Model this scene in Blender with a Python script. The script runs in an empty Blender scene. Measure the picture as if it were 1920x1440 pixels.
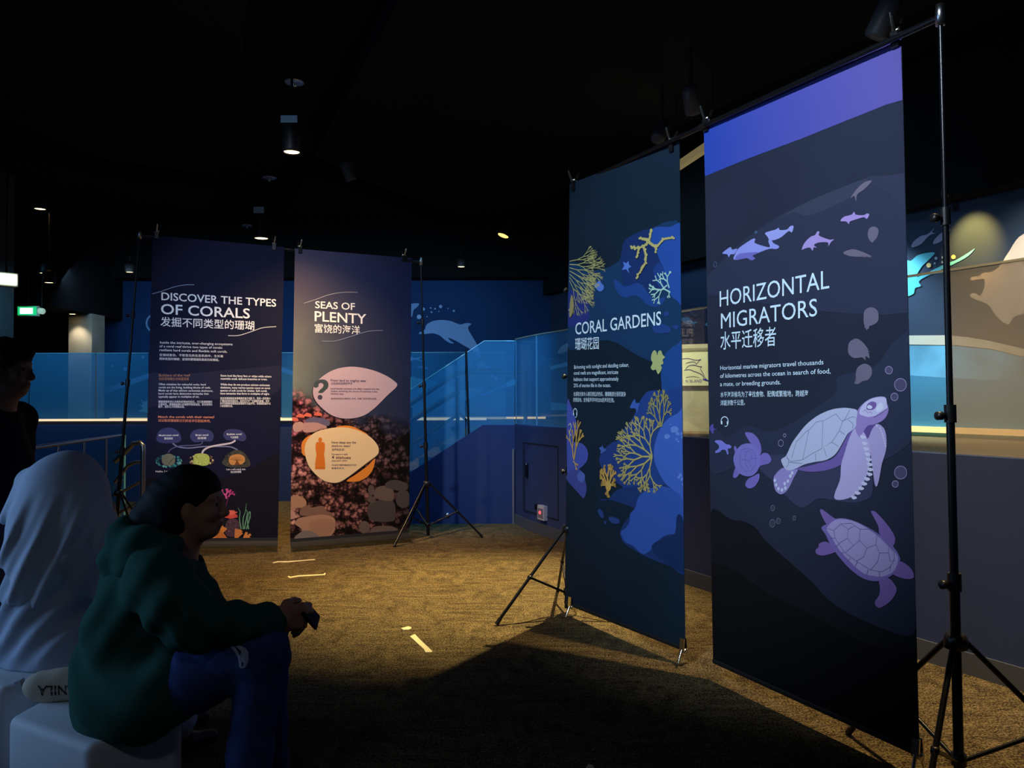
import bpy, bmesh, math, random, os
import numpy as np
from mathutils import Vector, Matrix
from mathutils.geometry import tessellate_polygon

scene = bpy.context.scene
col = scene.collection
V = Vector
rnd = random.Random(7)

# ------------------------------------------------------------------ camera
CAM_H, FPX, PITCH, ROLL = 1.45, 1462.2, 0.0174, -0.0026
cp, sp, cr, sr = math.cos(PITCH), math.sin(PITCH), math.cos(ROLL), math.sin(ROLL)
up0 = V((0, -sp, cp)); fwd = V((0, cp, sp))
right = V((cr, 0, 0)) + up0 * sr
upv = V((-sr, 0, 0)) + up0 * cr
cam_data = bpy.data.cameras.new('camera')
cam = bpy.data.objects.new('camera', cam_data); col.objects.link(cam)
cam_data.sensor_width = 36.0
cam_data.lens = FPX / 1920 * 36.0
cam_data.clip_start = 0.05
m = Matrix.Identity(4)
for i in range(3):
    m[i][0], m[i][1], m[i][2] = right[i], upv[i], -fwd[i]
m[2][3] = CAM_H
cam.matrix_world = m
scene.camera = cam

# ------------------------------------------------------------------ world, exposure
world = bpy.data.worlds.new('world'); scene.world = world; world.use_nodes = True
bg = world.node_tree.nodes['Background']
bg.inputs[0].default_value = (0.25, 0.42, 0.75, 1); bg.inputs[1].default_value = 0.012
scene.view_settings.view_transform = 'Standard'
scene.view_settings.look = 'None'
scene.view_settings.gamma = 1.0
scene.view_settings.exposure = 0.0
scene.view_settings.use_curve_mapping = False
scene.cycles.use_denoising = True
scene.cycles.max_bounces = 8
scene.cycles.transparent_max_bounces = 16

# ------------------------------------------------------------------ lights of the room and added fill
def lin(c):
    return tuple(((x / 255) / 12.92 if x / 255 <= 0.04045 else ((x / 255 + 0.055) / 1.055) ** 2.4) for x in c)

def spot(name, loc, target, power, colr, angle=70, blend=0.6, radius=0.05):
    l = bpy.data.lights.new(name, 'SPOT'); l.energy = power; l.color = colr
    l.spot_size = math.radians(angle); l.spot_blend = blend; l.shadow_soft_size = radius
    o = bpy.data.objects.new(name, l); col.objects.link(o); o.location = loc
    o.rotation_euler = (V(target) - V(loc)).to_track_quat('-Z', 'Y').to_euler()
    return o

def area(name, loc, target, sx, sy, power, colr):
    l = bpy.data.lights.new(name, 'AREA'); l.energy = power; l.color = colr
    l.shape = 'RECTANGLE'; l.size = sx; l.size_y = sy
    o = bpy.data.objects.new(name, l); col.objects.link(o); o.location = loc
    o.rotation_euler = (V(target) - V(loc)).to_track_quat('-Z', 'Y').to_euler()
    return o

WARM = (1.0, 0.66, 0.26); COOL = (0.72, 0.86, 1.0); BLUE = (0.30, 0.56, 1.0); CYAN = (0.22, 0.62, 1.0)
spot('carpet_spot', (-1.87, 6.55, 3.55), (-1.68, 7.1, 0), 560, (1.0, 0.60, 0.22), 92, 1.0, 0.04)
spot('rear_carpet_spot', (-3.1, 10.0, 3.55), (-2.9, 9.6, 0), 330, WARM, 90, 0.7, 0.04)
spot('gap_spot', (1.10, 6.25, 4.0), (-0.12, 5.85, 0), 2000, (1.0, 0.78, 0.36), 48, 0.9, 0.03)
spot('right_carpet_spot', (1.92, 3.5, 3.45), (1.3, 3.75, 0), 430, (1.0, 0.70, 0.32), 68, 0.8, 0.045)
spot('banner_spot', (-1.6, 0.6, 4.1), (1.0, 4.0, 2.1), 980, COOL, 46, 0.7, 0.12)
spot('banner_spot', (-2.3, 2.6, 4.1), (-1.9, 7.5, 1.6), 620, (0.66, 0.78, 1.0), 44, 0.8, 0.12)
area('aquarium_glow', (-4.9, 2.3, 1.7), (-1.0, 2.8, 0.9), 2.4, 1.8, 54, BLUE)
area('mural_wash', (-3.5, 12.2, 3.4), (-3.5, 14.0, 1.6), 7.0, 0.3, 42, (0.42, 0.70, 1.0))
area('deck_wash', (1.6, 9.6, 4.1), (3.0, 10.2, 1.5), 4.0, 0.4, 24, (0.35, 0.68, 1.0))
spot('mural_spot', (3.05, 8.2, 3.7), (3.88, 7.85, 1.8), 700, (0.76, 0.93, 1.0), 58, 0.8, 0.04)
spot('mural_spot', (3.5, 5.7, 4.1), (4.55, 6.65, 1.45), 420, (1.0, 0.82, 0.58), 62, 0.8, 0.05)
spot('glass_warm', (2.6, 1.5, 4.2), (2.8, 3.7, 1.5), 700, (1.0, 0.82, 0.60), 50, 0.8, 0.08)  # added warm spot that lights the beige sheen in the glass
spot('glass_glow', (-6.2, 9.1, 3.4), (-6.0, 11.06, 1.4), 130, (0.16, 0.60, 1.0), 95, 0.8, 0.1)  # added blue spots that light the sheen in the long balustrade
spot('glass_glow', (-2.2, 9.1, 3.4), (-2.2, 11.06, 1.4), 130, (0.12, 0.56, 1.0), 95, 0.8, 0.1)
spot('stair_glow', (-0.2, 7.4, 4.2), (-0.4, 9.05, 1.4), 290, (0.10, 0.52, 1.0), 54, 0.8, 0.1)  # added blue spot for the sheen in the stair glass
spot('wall_glow', (0.2, 5.2, 4.1), (0.9, 8.2, 0.7), 80, (0.2, 0.38, 1.0), 62, 0.8, 0.1)
spot('banner_edge_fill', (-5.2, 4.0, 2.2), (-3.6, 7.1, 1.5), 200, BLUE, 22, 1.0, 0.15)  # added blue spot to brighten the left edge of the first banner
spot('people_fill_spot', (-1.0, -1.6, 4.3), (-1.15, 2.4, 0.55), 30, (0.80, 0.86, 1.0), 30, 1.0, 0.2)  # added fill from behind the camera for the seated people
spot('kiosk_spot', (1.55, 7.7, 3.9), (2.15, 8.8, 1.6), 620, (1.0, 0.90, 0.66), 36, 0.8, 0.05)
#LIGHTSEND#

# ------------------------------------------------------------------ rays: photo pixel -> place
def ray(px, py):
    dx, dy = px - 960.0, py - 720.0
    u = cr * dx + sr * dy; v = -sr * dx + cr * dy
    return V((u / FPX, 0, 0)) + fwd - up0 * (v / FPX)
EYE = V((0, 0, CAM_H))
def at_y(px, py, Y):
    d = ray(px, py); return EYE + d * (Y / d.y)
def at_z(px, py, z=0.0):
    d = ray(px, py); return EYE + d * ((z - CAM_H) / d.z)

class Plane:
    """vertical plane through (x,y) running along angle a; n points to the viewer's side"""
    def __init__(s, x, y, a):
        s.o = V((x, y, 0)); s.a = a
        s.d = V((math.cos(a), math.sin(a), 0)); s.n = V((math.sin(a), -math.cos(a), 0))
    def hit(s, px, py):
        d = ray(px, py); t = (s.o - EYE).dot(s.n) / d.dot(s.n); return EYE + d * t
    def st(s, px, py):
        p = s.hit(px, py); return ((p - s.o).dot(s.d), p.z)
    def pt(s, st, off=0.0):
        return s.o + s.d * st[0] + V((0, 0, st[1])) + s.n * off

# ------------------------------------------------------------------ materials
_m = {}
def mat(name, rgb, rough=0.6, metal=0.0, spec=0.5, emit=None, estr=1.0, noise=None, bump=None):
    if name in _m: return _m[name]
    mt = bpy.data.materials.new(name); mt.use_nodes = True; nt = mt.node_tree
    b = nt.nodes['Principled BSDF']; c = lin(rgb) + (1,)
    b.inputs['Base Color'].default_value = c
    b.inputs['Roughness'].default_value = rough; b.inputs['Metallic'].default_value = metal
    b.inputs['Specular IOR Level'].default_value = spec
    if emit:
        b.inputs['Emission Color'].default_value = lin(emit) + (1,); b.inputs['Emission Strength'].default_value = estr
    tc = None
    if noise:
        sc_, amt = noise
        tc = nt.nodes.new('ShaderNodeTexCoord'); n = nt.nodes.new('ShaderNodeTexNoise')
        n.inputs['Scale'].default_value = sc_; n.inputs['Detail'].default_value = 4
        nt.links.new(tc.outputs['Object'], n.inputs['Vector'])
        r = nt.nodes.new('ShaderNodeValToRGB'); nt.links.new(n.outputs['Fac'], r.inputs[0])
        r.color_ramp.elements[0].position = 0.3; r.color_ramp.elements[1].position = 0.7
        r.color_ramp.elements[0].color = tuple(x * (1 - amt) for x in c[:3]) + (1,)
        r.color_ramp.elements[1].color = tuple(min(1, x * (1 + amt)) for x in c[:3]) + (1,)
        nt.links.new(r.outputs[0], b.inputs['Base Color'])
    if bump:
        sc_, st_ = bump
        tc = tc or nt.nodes.new('ShaderNodeTexCoord'); n = nt.nodes.new('ShaderNodeTexNoise')
        n.inputs['Scale'].default_value = sc_; n.inputs['Detail'].default_value = 5
        nt.links.new(tc.outputs['Object'], n.inputs['Vector'])
        bp = nt.nodes.new('ShaderNodeBump'); bp.inputs['Strength'].default_value = st_; bp.inputs['Distance'].default_value = 0.01
        nt.links.new(n.outputs['Fac'], bp.inputs['Height']); nt.links.new(bp.outputs['Normal'], b.inputs['Normal'])
    _m[name] = mt
    return mt

def ink(rgb):
    return mat('print_%d_%d_%d' % tuple(rgb), rgb, 0.75, spec=0.15)

# ------------------------------------------------------------------ mesh builder
class MB:
    def __init__(s): s.v = []; s.f = []; s.mi = []; s.mats = []; s.sm = []
    def m(s, mt):
        if mt not in s.mats: s.mats.append(mt)
        return s.mats.index(mt)
    def add(s, vs, fs, mt, smooth=False):
        k = len(s.v); s.v += [tuple(p) for p in vs]; i = s.m(mt)
        for f in fs: s.f.append([k + j for j in f]); s.mi.append(i); s.sm.append(smooth)
    def box(s, lo, hi, mt):
        x0, y0, z0 = lo; x1, y1, z1 = hi
        s.add([(x0,y0,z0),(x1,y0,z0),(x1,y1,z0),(x0,y1,z0),(x0,y0,z1),(x1,y0,z1),(x1,y1,z1),(x0,y1,z1)],
              [(0,3,2,1),(4,5,6,7),(0,1,5,4),(1,2,6,5),(2,3,7,6),(3,0,4,7)], mt)
    def obox(s, c, ax, ay, az, mt):
        """oriented box: centre and three half-extent vectors"""
        c = V(c); ax = V(ax); ay = V(ay); az = V(az)
        vs = [c + ax*i + ay*j + az*k for k in (-1, 1) for i, j in ((-1,-1),(1,-1),(1,1),(-1,1))]
        s.add(vs, [(0,3,2,1),(4,5,6,7),(0,1,5,4),(1,2,6,5),(2,3,7,6),(3,0,4,7)], mt)
    def tube(s, pts, r, mt, n=12, caps=True):
        pts = [V(p) for p in pts]
        rs = r if isinstance(r, (list, tuple)) else [r] * len(pts)
        rings = []; prev = None
        for i, p in enumerate(pts):
            a = pts[max(0, i-1)]; b = pts[min(len(pts)-1, i+1)]
            t = (b - a).normalized()
            if prev is None:
                u = t.cross(V((0, 0, 1)));
                if u.length < 1e-3: u = t.cross(V((1, 0, 0)))
            else: u = prev - t * prev.dot(t)
            u.normalize(); prev = u; w = t.cross(u)
            rings.append([p + (u*math.cos(2*math.pi*k/n) + w*math.sin(2*math.pi*k/n)) * rs[i] for k in range(n)])
        vs = [q for g in rings for q in g]; fs = []
        for i in range(len(pts)-1):
            for k in range(n):
                fs.append((i*n+k, i*n+(k+1) % n, (i+1)*n+(k+1) % n, (i+1)*n+k))
        s.add(vs, fs, mt, True)
        if caps:
            s.add(rings[0], [tuple(range(n-1, -1, -1))], mt); s.add(rings[-1], [tuple(range(n))], mt)
    def lathe(s, c, prof, mt, n=24, axis=(0, 0, 1)):
        c = V(c); q = V((0, 0, 1)).rotation_difference(V(axis))
        vs = []; fs = []
        for r, z in prof:
            for k in range(n):
                a = 2*math.pi*k/n; vs.append(c + q @ V((r*math.cos(a), r*math.sin(a), z)))
        for i in range(len(prof)-1):
            for k in range(n): fs.append((i*n+k, i*n+(k+1) % n, (i+1)*n+(k+1) % n, (i+1)*n+k))
        s.add(vs, fs, mt, True)
    def prism(s, poly, z0, z1, mt):
        """floor polygon (x,y) counter-clockwise, extruded"""
        n = len(poly); vs = [(x, y, z0) for x, y in poly] + [(x, y, z1) for x, y in poly]
        fs = [(i, (i+1) % n, n+(i+1) % n, n+i) for i in range(n)]
        tri = tessellate_polygon([[V((x, y, 0)) for x, y in poly]])
        fs += [(n+a, n+b, n+c) for a, b, c in tri] + [(c, b, a) for a, b, c in tri]
        s.add(vs, fs, mt)
    def flat(s, poly3, mt):
        tri = tessellate_polygon([[V(p) for p in poly3]]); s.add(poly3, [tuple(t) for t in tri], mt)
    def build(s, name, parent=None, loc=None):
        me = bpy.data.meshes.new(name)
        L = V(loc) if loc is not None else (V(parent['_w']) if parent and '_w' in parent else V((0, 0, 0)))
        vs = [(x-L.x, y-L.y, z-L.z) for x, y, z in s.v]
        me.from_pydata(vs, [], s.f)
        for mt in s.mats: me.materials.append(mt)
        me.polygons.foreach_set('material_index', s.mi); me.polygons.foreach_set('use_smooth', s.sm)
        me.update()
        bm = bmesh.new(); bm.from_mesh(me); bmesh.ops.remove_doubles(bm, verts=bm.verts, dist=1e-6) if len(bm.verts) < 60000 and getattr(s, 'weld', False) else None
        if not getattr(s, 'keep_normals', False): bmesh.ops.recalc_face_normals(bm, faces=bm.faces)
        bm.to_mesh(me); bm.free()
        o = bpy.data.objects.new(name, me); col.objects.link(o)
        o['_w'] = tuple(L)
        if parent: o.parent = parent
        else: o.location = L
        return o

def tag(o, label, cat, group=None):
    o['label'] = label; o['category'] = cat
    if group: o['group'] = group
    return o
def thing(name, label, cat, loc, group=None):
    o = bpy.data.objects.new(name, None); col.objects.link(o); o.empty_display_size = 0.1
    o.location = loc; o['_w'] = tuple(loc)
    return tag(o, label, cat, group)
def struct(o):
    o['kind'] = 'structure'; return o
def copy_thing(o, delta, label, group=None):
    r = o.copy(); col.objects.link(r); r.location = V(o.location) + V(delta); r['label'] = label
    if group: r['group'] = group
    for ch in list(o.children):
        c = ch.copy(); col.objects.link(c); c.parent = r
        for g in list(ch.children):
            d = g.copy(); col.objects.link(d); d.parent = c
    return r

# ------------------------------------------------------------------ flat prints on a plane
def zz(ox, oy, s):
    return lambda *pts: [(ox + x / s, oy + y / s) for x, y in pts]
def smooth_loop(p, n=5):
    out = []; k = len(p)
    for i in range(k):
        a, b, c, d = p[i-1], p[i], p[(i+1) % k], p[(i+2) % k]
        for j in range(n):
            t = j / n
            out.append(tuple(0.5*((2*b[q]) + (-a[q]+c[q])*t + (2*a[q]-5*b[q]+4*c[q]-d[q])*t*t + (-a[q]+3*b[q]-3*c[q]+d[q])*t**3) for q in (0, 1)))
    return out
def smooth_line(p, n=6):
    out = []; k = len(p)
    for i in range(k-1):
        a, b, c, d = p[max(0, i-1)], p[i], p[i+1], p[min(k-1, i+2)]
        for j in range(n):
            t = j / n
            out.append(tuple(0.5*((2*b[q]) + (-a[q]+c[q])*t + (2*a[q]-5*b[q]+4*c[q]-d[q])*t*t + (-a[q]+3*b[q]-3*c[q]+d[q])*t**3) for q in (0, 1)))
    return out + [p[-1]]
def circle(cx, cy, rx, ry=None, n=20):
    ry = ry or rx
    return [(cx + rx*math.cos(2*math.pi*i/n), cy + ry*math.sin(2*math.pi*i/n)) for i in range(n)]

class Art:
    """prints in layers on one plane, a hair apart; limit keeps ink inside the sheet"""
    def __init__(s, plane, base=0.0012, step=0.00004):
        s.p = plane; s.mb = MB(); s.mb.keep_normals = True; s.off = base; s.step = step; s.lim = None; s.own = []; s.fig = 0; s.hold = False
    def clip(s, st):
        if not s.lim: return st
        z = min(max(st[1], .02), 3.2); a, b = s.lim(z)[:2]; x = min(max(st[0], a), b)
        top, bot = s.lim(z)[2]((x-a)/(b-a)); return (x, min(max(st[1], bot), top))
    def poly(s, pts, rgb, smooth=True, mt=None):
        q = smooth_loop(pts) if smooth else pts
        st = [s.clip(s.p.st(*a)) for a in q]
        s.off += s.step
        s.mb.flat([s.p.pt(a, s.off) for a in st], mt or ink(rgb))
        if not s.hold: s.fig += 1
        s.own += [s.fig]*(len(s.mb.f) - len(s.own))
    def line(s, pts, w, rgb, smooth=True, w1=None, mt=None, lift=True):
        q = smooth_line(pts) if smooth and len(pts) > 2 else pts
        st = [V(s.p.st(*a)) for a in q]
        k = (s.p.hit(*pts[0]) - EYE).length / FPX
        w0 = w * k; w1 = (w if w1 is None else w1) * k
        if lift: s.off += s.step
        L = []; R = []
        for i, a in enumerate(st):
            t = st[min(i+1, len(st)-1)] - st[max(i-1, 0)]
            t = t.normalized() if t.length > 1e-9 else V((1, 0))
            nn = V((-t.y, t.x)) * (w0 + (w1-w0)*i/max(1, len(st)-1)) / 2
            L.append(a + nn); R.append(a - nn)
        vs = [s.p.pt(s.clip(a), s.off) for a in L] + [s.p.pt(s.clip(a), s.off) for a in R]; n = len(L)
        s.mb.add(vs, [(i, i+1, n+i+1, n+i) for i in range(n-1)], mt or ink(rgb))
    def ring(s, cx, cy, r, w, rgb, ry=None, fill=None):
        if fill: s.poly(circle(cx, cy, r, ry), fill, False)
        c = circle(cx, cy, r, ry, 24); s.line(c + [c[0]], w, rgb, False)
    def fan(s, x, y, ang, ln, w, depth, rgb, spread=34, rate=0.76, r=None, sx=1.0):
        r = r or random.Random(int(x*7+y)); s.off += s.step
        def go(x, y, a, l, w, d):
            x2 = x + math.cos(math.radians(a))*l*sx; y2 = y - math.sin(math.radians(a))*l
            s.line([(x, y), (x2, y2)], w, rgb, False, w*0.88, lift=False)
            if d == 0: return
            for k in ((-1, 1) if d > 1 or r.random() < .6 else (-1, 0, 1)):
                go(x2, y2, a + k*spread*r.uniform(.5, 1.1) + r.uniform(-5, 5), l*rate*r.uniform(.8, 1.15), w*.9, d-1)
        go(x, y, ang, ln, w, depth)
    def build(s, name, parent=None): return s.mb.build(name, parent)
    def build_each(s, name, parent):
        """every printed figure a part of its own"""
        groups = {}
        for f, i, k in zip(s.mb.f, s.mb.mi, s.own): groups.setdefault(k, []).append((f, i))
        for k in groups:
            b = MB(); b.keep_normals = True
            for f, i in groups[k]: b.add([s.mb.v[j] for j in f], [tuple(range(len(f)))], s.mb.mats[i])
            b.weld = True; b.build(name, parent)

# ------------------------------------------------------------------ lettering
_tc = bpy.data.curves.new('lettering_source', 'FONT'); _tc.resolution_u = 3
_to = bpy.data.objects.new('lettering_source', _tc); col.objects.link(_to)
_cap = {}
def glyphs(body, bold=0.0):
    _tc.body = body; _tc.offset = bold
    bpy.context.view_layer.update()
    ev = _to.evaluated_get(bpy.context.evaluated_depsgraph_get()); me = ev.to_mesh()
    vs = [tuple(v.co) for v in me.vertices]; fs = [tuple(p.vertices) for p in me.polygons]
    ev.to_mesh_clear(); return vs, fs
CAPH = max(v[1] for v in glyphs('H')[0])
CJKH = 0.80
class Lettering:
    def __init__(s, plane, off=0.0035): s.p = plane; s.mb = MB(); s.mb.keep_normals = True; s.off = off
    def put(s, body, left, right_, top_dy, rgb, bold=0.0, cjk=False, mt=None, flip=1):
        """baseline from pixel left to pixel right_; capital height top_dy pixels at the left end"""
        vs, fs = glyphs(body, bold)
        if not vs: return
        a = V(s.p.st(*left)); b = V(s.p.st(*right_)); h = s.p.st(left[0], left[1]-top_dy)[1] - a.y
        x0 = min(v[0] for v in vs); x1 = max(v[0] for v in vs)
        kx = (b.x - a.x) / (x1 - x0); ky = h / (CJKH if cjk else CAPH); sl = (b.y - a.y) / (b.x - a.x)
        q = [s.p.pt((a.x + (v[0]-x0)*kx, a.y + v[1]*ky + sl*(v[0]-x0)*kx), s.off) for v in vs]
        s.mb.add(q, fs, mt or ink(rgb))
    def build(s, name, parent=None): return s.mb.build(name, parent)
# ------------------------------------------------------------------ soft bodies (smooth unions, meshed by surface nets)
class Soft:
    def __init__(s, lo, hi, h):
        s.h = h; s.lo = np.array(lo, np.float32)
        n = np.ceil((np.array(hi) - np.array(lo)) / h).astype(int) + 1
        s.n = n; s.F = np.full(n, 0.5, np.float32)
        s.ax = [s.lo[i] + h*np.arange(n[i], dtype=np.float32) for i in range(3)]
    def _box(s, lo, hi):
        a = np.maximum(0, np.floor((np.array(lo) - s.lo)/s.h).astype(int)); b = np.minimum(s.n, np.ceil((np.array(hi) - s.lo)/s.h).astype(int) + 2)
        if np.any(b <= a): return None
        sl = tuple(slice(a[i], b[i]) for i in range(3))
        X, Y, Z = np.meshgrid(s.ax[0][sl[0]], s.ax[1][sl[1]], s.ax[2][sl[2]], indexing='ij')
        return sl, X, Y, Z
    def _mix(s, sl, d, k, op):
        F = s.F[sl]
        if op == '-':
            d = -d; hh = np.clip(0.5 - 0.5*(d - F)/k, 0, 1) ; s.F[sl] = F + (d - F)*0 + np.maximum(F, d) + k*np.maximum(0, 1 - np.abs(F-d)/k)**2/4 - F
        else:
            s.F[sl] = np.minimum(F, d) - k*np.maximum(0, 1 - np.abs(F-d)/k)**2/4
    def cone(s, a, b, ra, rb, k=0.03, op='+'):
        a = np.array(a, float); b = np.array(b, float); mrg = max(ra, rb) + k + 2*s.h
        g = s._box(np.minimum(a, b)-mrg, np.maximum(a, b)+mrg)
        if g is None: return s
        sl, X, Y, Z = g; ab = b-a; L = max(1e-9, float(ab@ab))
        t = np.clip(((X-a[0])*ab[0] + (Y-a[1])*ab[1] + (Z-a[2])*ab[2])/L, 0, 1)
        d = np.sqrt((X-a[0]-t*ab[0])**2 + (Y-a[1]-t*ab[1])**2 + (Z-a[2]-t*ab[2])**2) - (ra + (rb-ra)*t)
        s._mix(sl, d.astype(np.float32), k, op); return s
    def chain(s, pts, rs, k=0.03):
        for i in range(len(pts)-1): s.cone(pts[i], pts[i+1], rs[i], rs[i+1], k)
        return s
    def ell(s, c, r, R=None, k=0.03, op='+'):
        c = np.array(c, float); r = np.array(r, float); mrg = r.max() + k + 2*s.h
        g = s._box(c-mrg, c+mrg)
        if g is None: return s
        sl, X, Y, Z = g; P = [X-c[0], Y-c[1], Z-c[2]]
        if R is not None:
            R = np.array(R, float); P = [P[0]*R[0][i] + P[1]*R[1][i] + P[2]*R[2][i] for i in range(3)]
        k0 = np.sqrt(sum((P[i]/r[i])**2 for i in range(3))); k1 = np.sqrt(sum((P[i]/r[i]**2)**2 for i in range(3)))
        s._mix(sl, (k0*(k0-1)/np.maximum(k1, 1e-6)).astype(np.float32), k, op); return s
    def rip(s, fn):
        X, Y, Z = np.meshgrid(*s.ax, indexing='ij'); s.F += fn(X, Y, Z).astype(np.float32); return s
    def mesh(s, name, mt, parent, fn=None):
        F = s.F; I = F < 0
        c = [I[i:i+F.shape[0]-1, j:j+F.shape[1]-1, k:k+F.shape[2]-1] for i in (0,1) for j in (0,1) for k in (0,1)]
        sm = sum(x.astype(np.int8) for x in c); act = (sm > 0) & (sm < 8)
        idx = np.argwhere(act); ids = np.full(act.shape, -1, np.int64); ids[act] = np.arange(len(idx))
        acc = np.zeros((len(idx), 3)); cnt = np.zeros(len(idx))
        co = [(i, j, k) for i in (0,1) for j in (0,1) for k in (0,1)]
        vals = {q: F[idx[:,0]+q[0], idx[:,1]+q[1], idx[:,2]+q[2]] for q in co}
        for p in co:
            for d in range(3):
                if p[d]: continue
                q = tuple(p[e] + (e == d) for e in range(3)); A, B = vals[p], vals[q]
                cr_ = (A < 0) != (B < 0); t = np.where(cr_, A/np.where(np.abs(A-B) < 1e-9, 1, A-B), 0)
                for e in range(3): acc[:, e] += np.where(cr_, p[e] + (t if e == d else 0), 0)
                cnt += cr_
        P = (idx + acc/np.maximum(cnt, 1)[:, None])*s.h + s.lo
        faces = []
        for d in range(3):
            A = I.take(range(F.shape[d]-1), d); B = I.take(range(1, F.shape[d]), d)
            e = np.argwhere(A != B); o1, o2 = [x for x in range(3) if x != d]
            e = e[(e[:, o1] > 0) & (e[:, o2] > 0) & (e[:, o1] < act.shape[o1]) & (e[:, o2] < act.shape[o2])]
            def g(a, b):
                w = e.copy(); w[:, o1] -= a; w[:, o2] -= b; return ids[w[:,0], w[:,1], w[:,2]]
            q = np.stack([g(0,0), g(1,0), g(1,1), g(0,1)], 1)
            fl = A[e[:,0], e[:,1], e[:,2]] ^ (d == 1)
            q[~fl] = q[~fl][:, ::-1]; faces.append(q)
        Q = np.concatenate(faces)
        # one light relaxation keeps the grid from showing
        for _ in range(2):
            S = np.zeros_like(P); C = np.zeros(len(P))
            for a in range(4):
                np.add.at(S, Q[:, a], P[Q[:, (a+1) % 4]]); np.add.at(C, Q[:, a], 1)
                np.add.at(S, Q[:, a], P[Q[:, (a-1) % 4]]); np.add.at(C, Q[:, a], 1)
            P = P*0.5 + 0.5*S/np.maximum(C, 1)[:, None]
        if fn is not None: P = fn(P)
        L = np.array(parent['_w']) if parent is not None else np.zeros(3)
        me = bpy.data.meshes.new(name); me.from_pydata((P-L).tolist(), [], Q.tolist()); me.materials.append(mt)
        me.polygons.foreach_set('use_smooth', [True]*len(me.polygons)); me.update()
        o = bpy.data.objects.new(name, me); col.objects.link(o); o['_w'] = tuple(L)
        if parent is not None: o.parent = parent
        return o

def frame_of(f, up=(0, 0, 1)):
    f = V(f).normalized(); l = V(up).cross(f).normalized(); u = f.cross(l)
    return np.array([[f.x, l.x, u.x], [f.y, l.y, u.y], [f.z, l.z, u.z]])   # columns forward, left, up

def add_head(S, c, R, s=1.0, neck=True):
    c = np.array(c)
    W = lambda x, y, z: c + R @ (np.array((x, y, z))*s)
    E_ = lambda p, r, k: S.ell(W(*p), np.array(r)*s, R, k*s)
    E_((-.014, 0, .034), (.093, .074, .083), .02); E_((.026, 0, -.030), (.060, .058, .085), .03)
    E_((.056, 0, -.093), (.026, .026, .020), .025)
    for y in (-1, 1):
        S.cone(W(0, y*.052, -.05), W(.05, y*.016, -.095), .019*s, .016*s, .03*s)
        E_((.060, y*.034, -.034), (.024, .022, .022), .02)
        S.cone(W(.080, y*.012, .020), W(.070, y*.045, .020), .010*s, .008*s, .018*s)
        S.ell(W(.092, y*.032, -.004), np.array((.014, .018, .011))*s, R, .012*s, '-')
        E_((.073, y*.032, -.005), (.013, .014, .0125), .004)
        E_((-.004, y*.073, -.018), (.019, .010, .032), .010)
        S.ell(W(.001, y*.086, -.014), np.array((.009, .006, .017))*s, R, .006*s, '-')
        E_((.091, y*.011, -.043), (.011, .009, .008), .008)
    S.cone(W(.084, 0, .006), W(.105, 0, -.036), .008*s, .0125*s, .016*s)
    E_((.086, 0, -.064), (.012, .024, .007), .008); E_((.083, 0, -.076), (.012, .020, .008), .008)
    if neck: S.cone(W(-.02, 0, -.06), W(-.055, 0, -.17), .054*s, .060*s, .03*s)

def add_hand(S, w, D, N, thumb, curl=(35, 45, 30), s=1.0, k=0.006):
    """wrist w, D towards the fingers, N out of the palm, thumb = unit side the thumb leaves from"""
    w = np.array(w); D = np.array(V(D).normalized()); T = V(thumb); T = np.array((T - V(D)*T.dot(V(D))).normalized())
    N = np.array(V(N) - V(D)*V(N).dot(V(D))); N = N/np.linalg.norm(N)
    S.cone(w - D*.03*s, w + D*.015*s, .025*s, .024*s, .02)
    lens = [(.042, .025, .021), (.047, .029, .022), (.043, .027, .021), (.033, .020, .018)]
    for i, o in enumerate((.029, .010, -.010, -.028)):
        kn = w + D*(.088 - .006*abs(i-1))*s + T*o*s
        S.cone(w + D*.012*s + T*o*.6*s, kn, .015*s, .012*s, .012)
        p = kn; a = 0
        for j, L in enumerate(lens[i]):
            a += math.radians(curl[j] + i*4)
            q = p + (D*math.cos(a) + N*math.sin(a))*L*s
            S.cone(p, q, (.0100-.0008*j)*s, (.0092-.0008*j)*s, k*.6); p = q
    t0 = w + D*.020*s + T*.022*s; t1 = t0 + (D*.55 + T*.65 + N*.45)*.040*s; t2 = t1 + (D*.85 + T*.15 + N*.5)*.033*s; t3 = t2 + (D*.9 - T*.1 + N*.45)*.026*s
    S.chain([t0, t1, t2, t3], [.015*s, .0115*s, .0100*s, .0085*s], .010)
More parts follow.
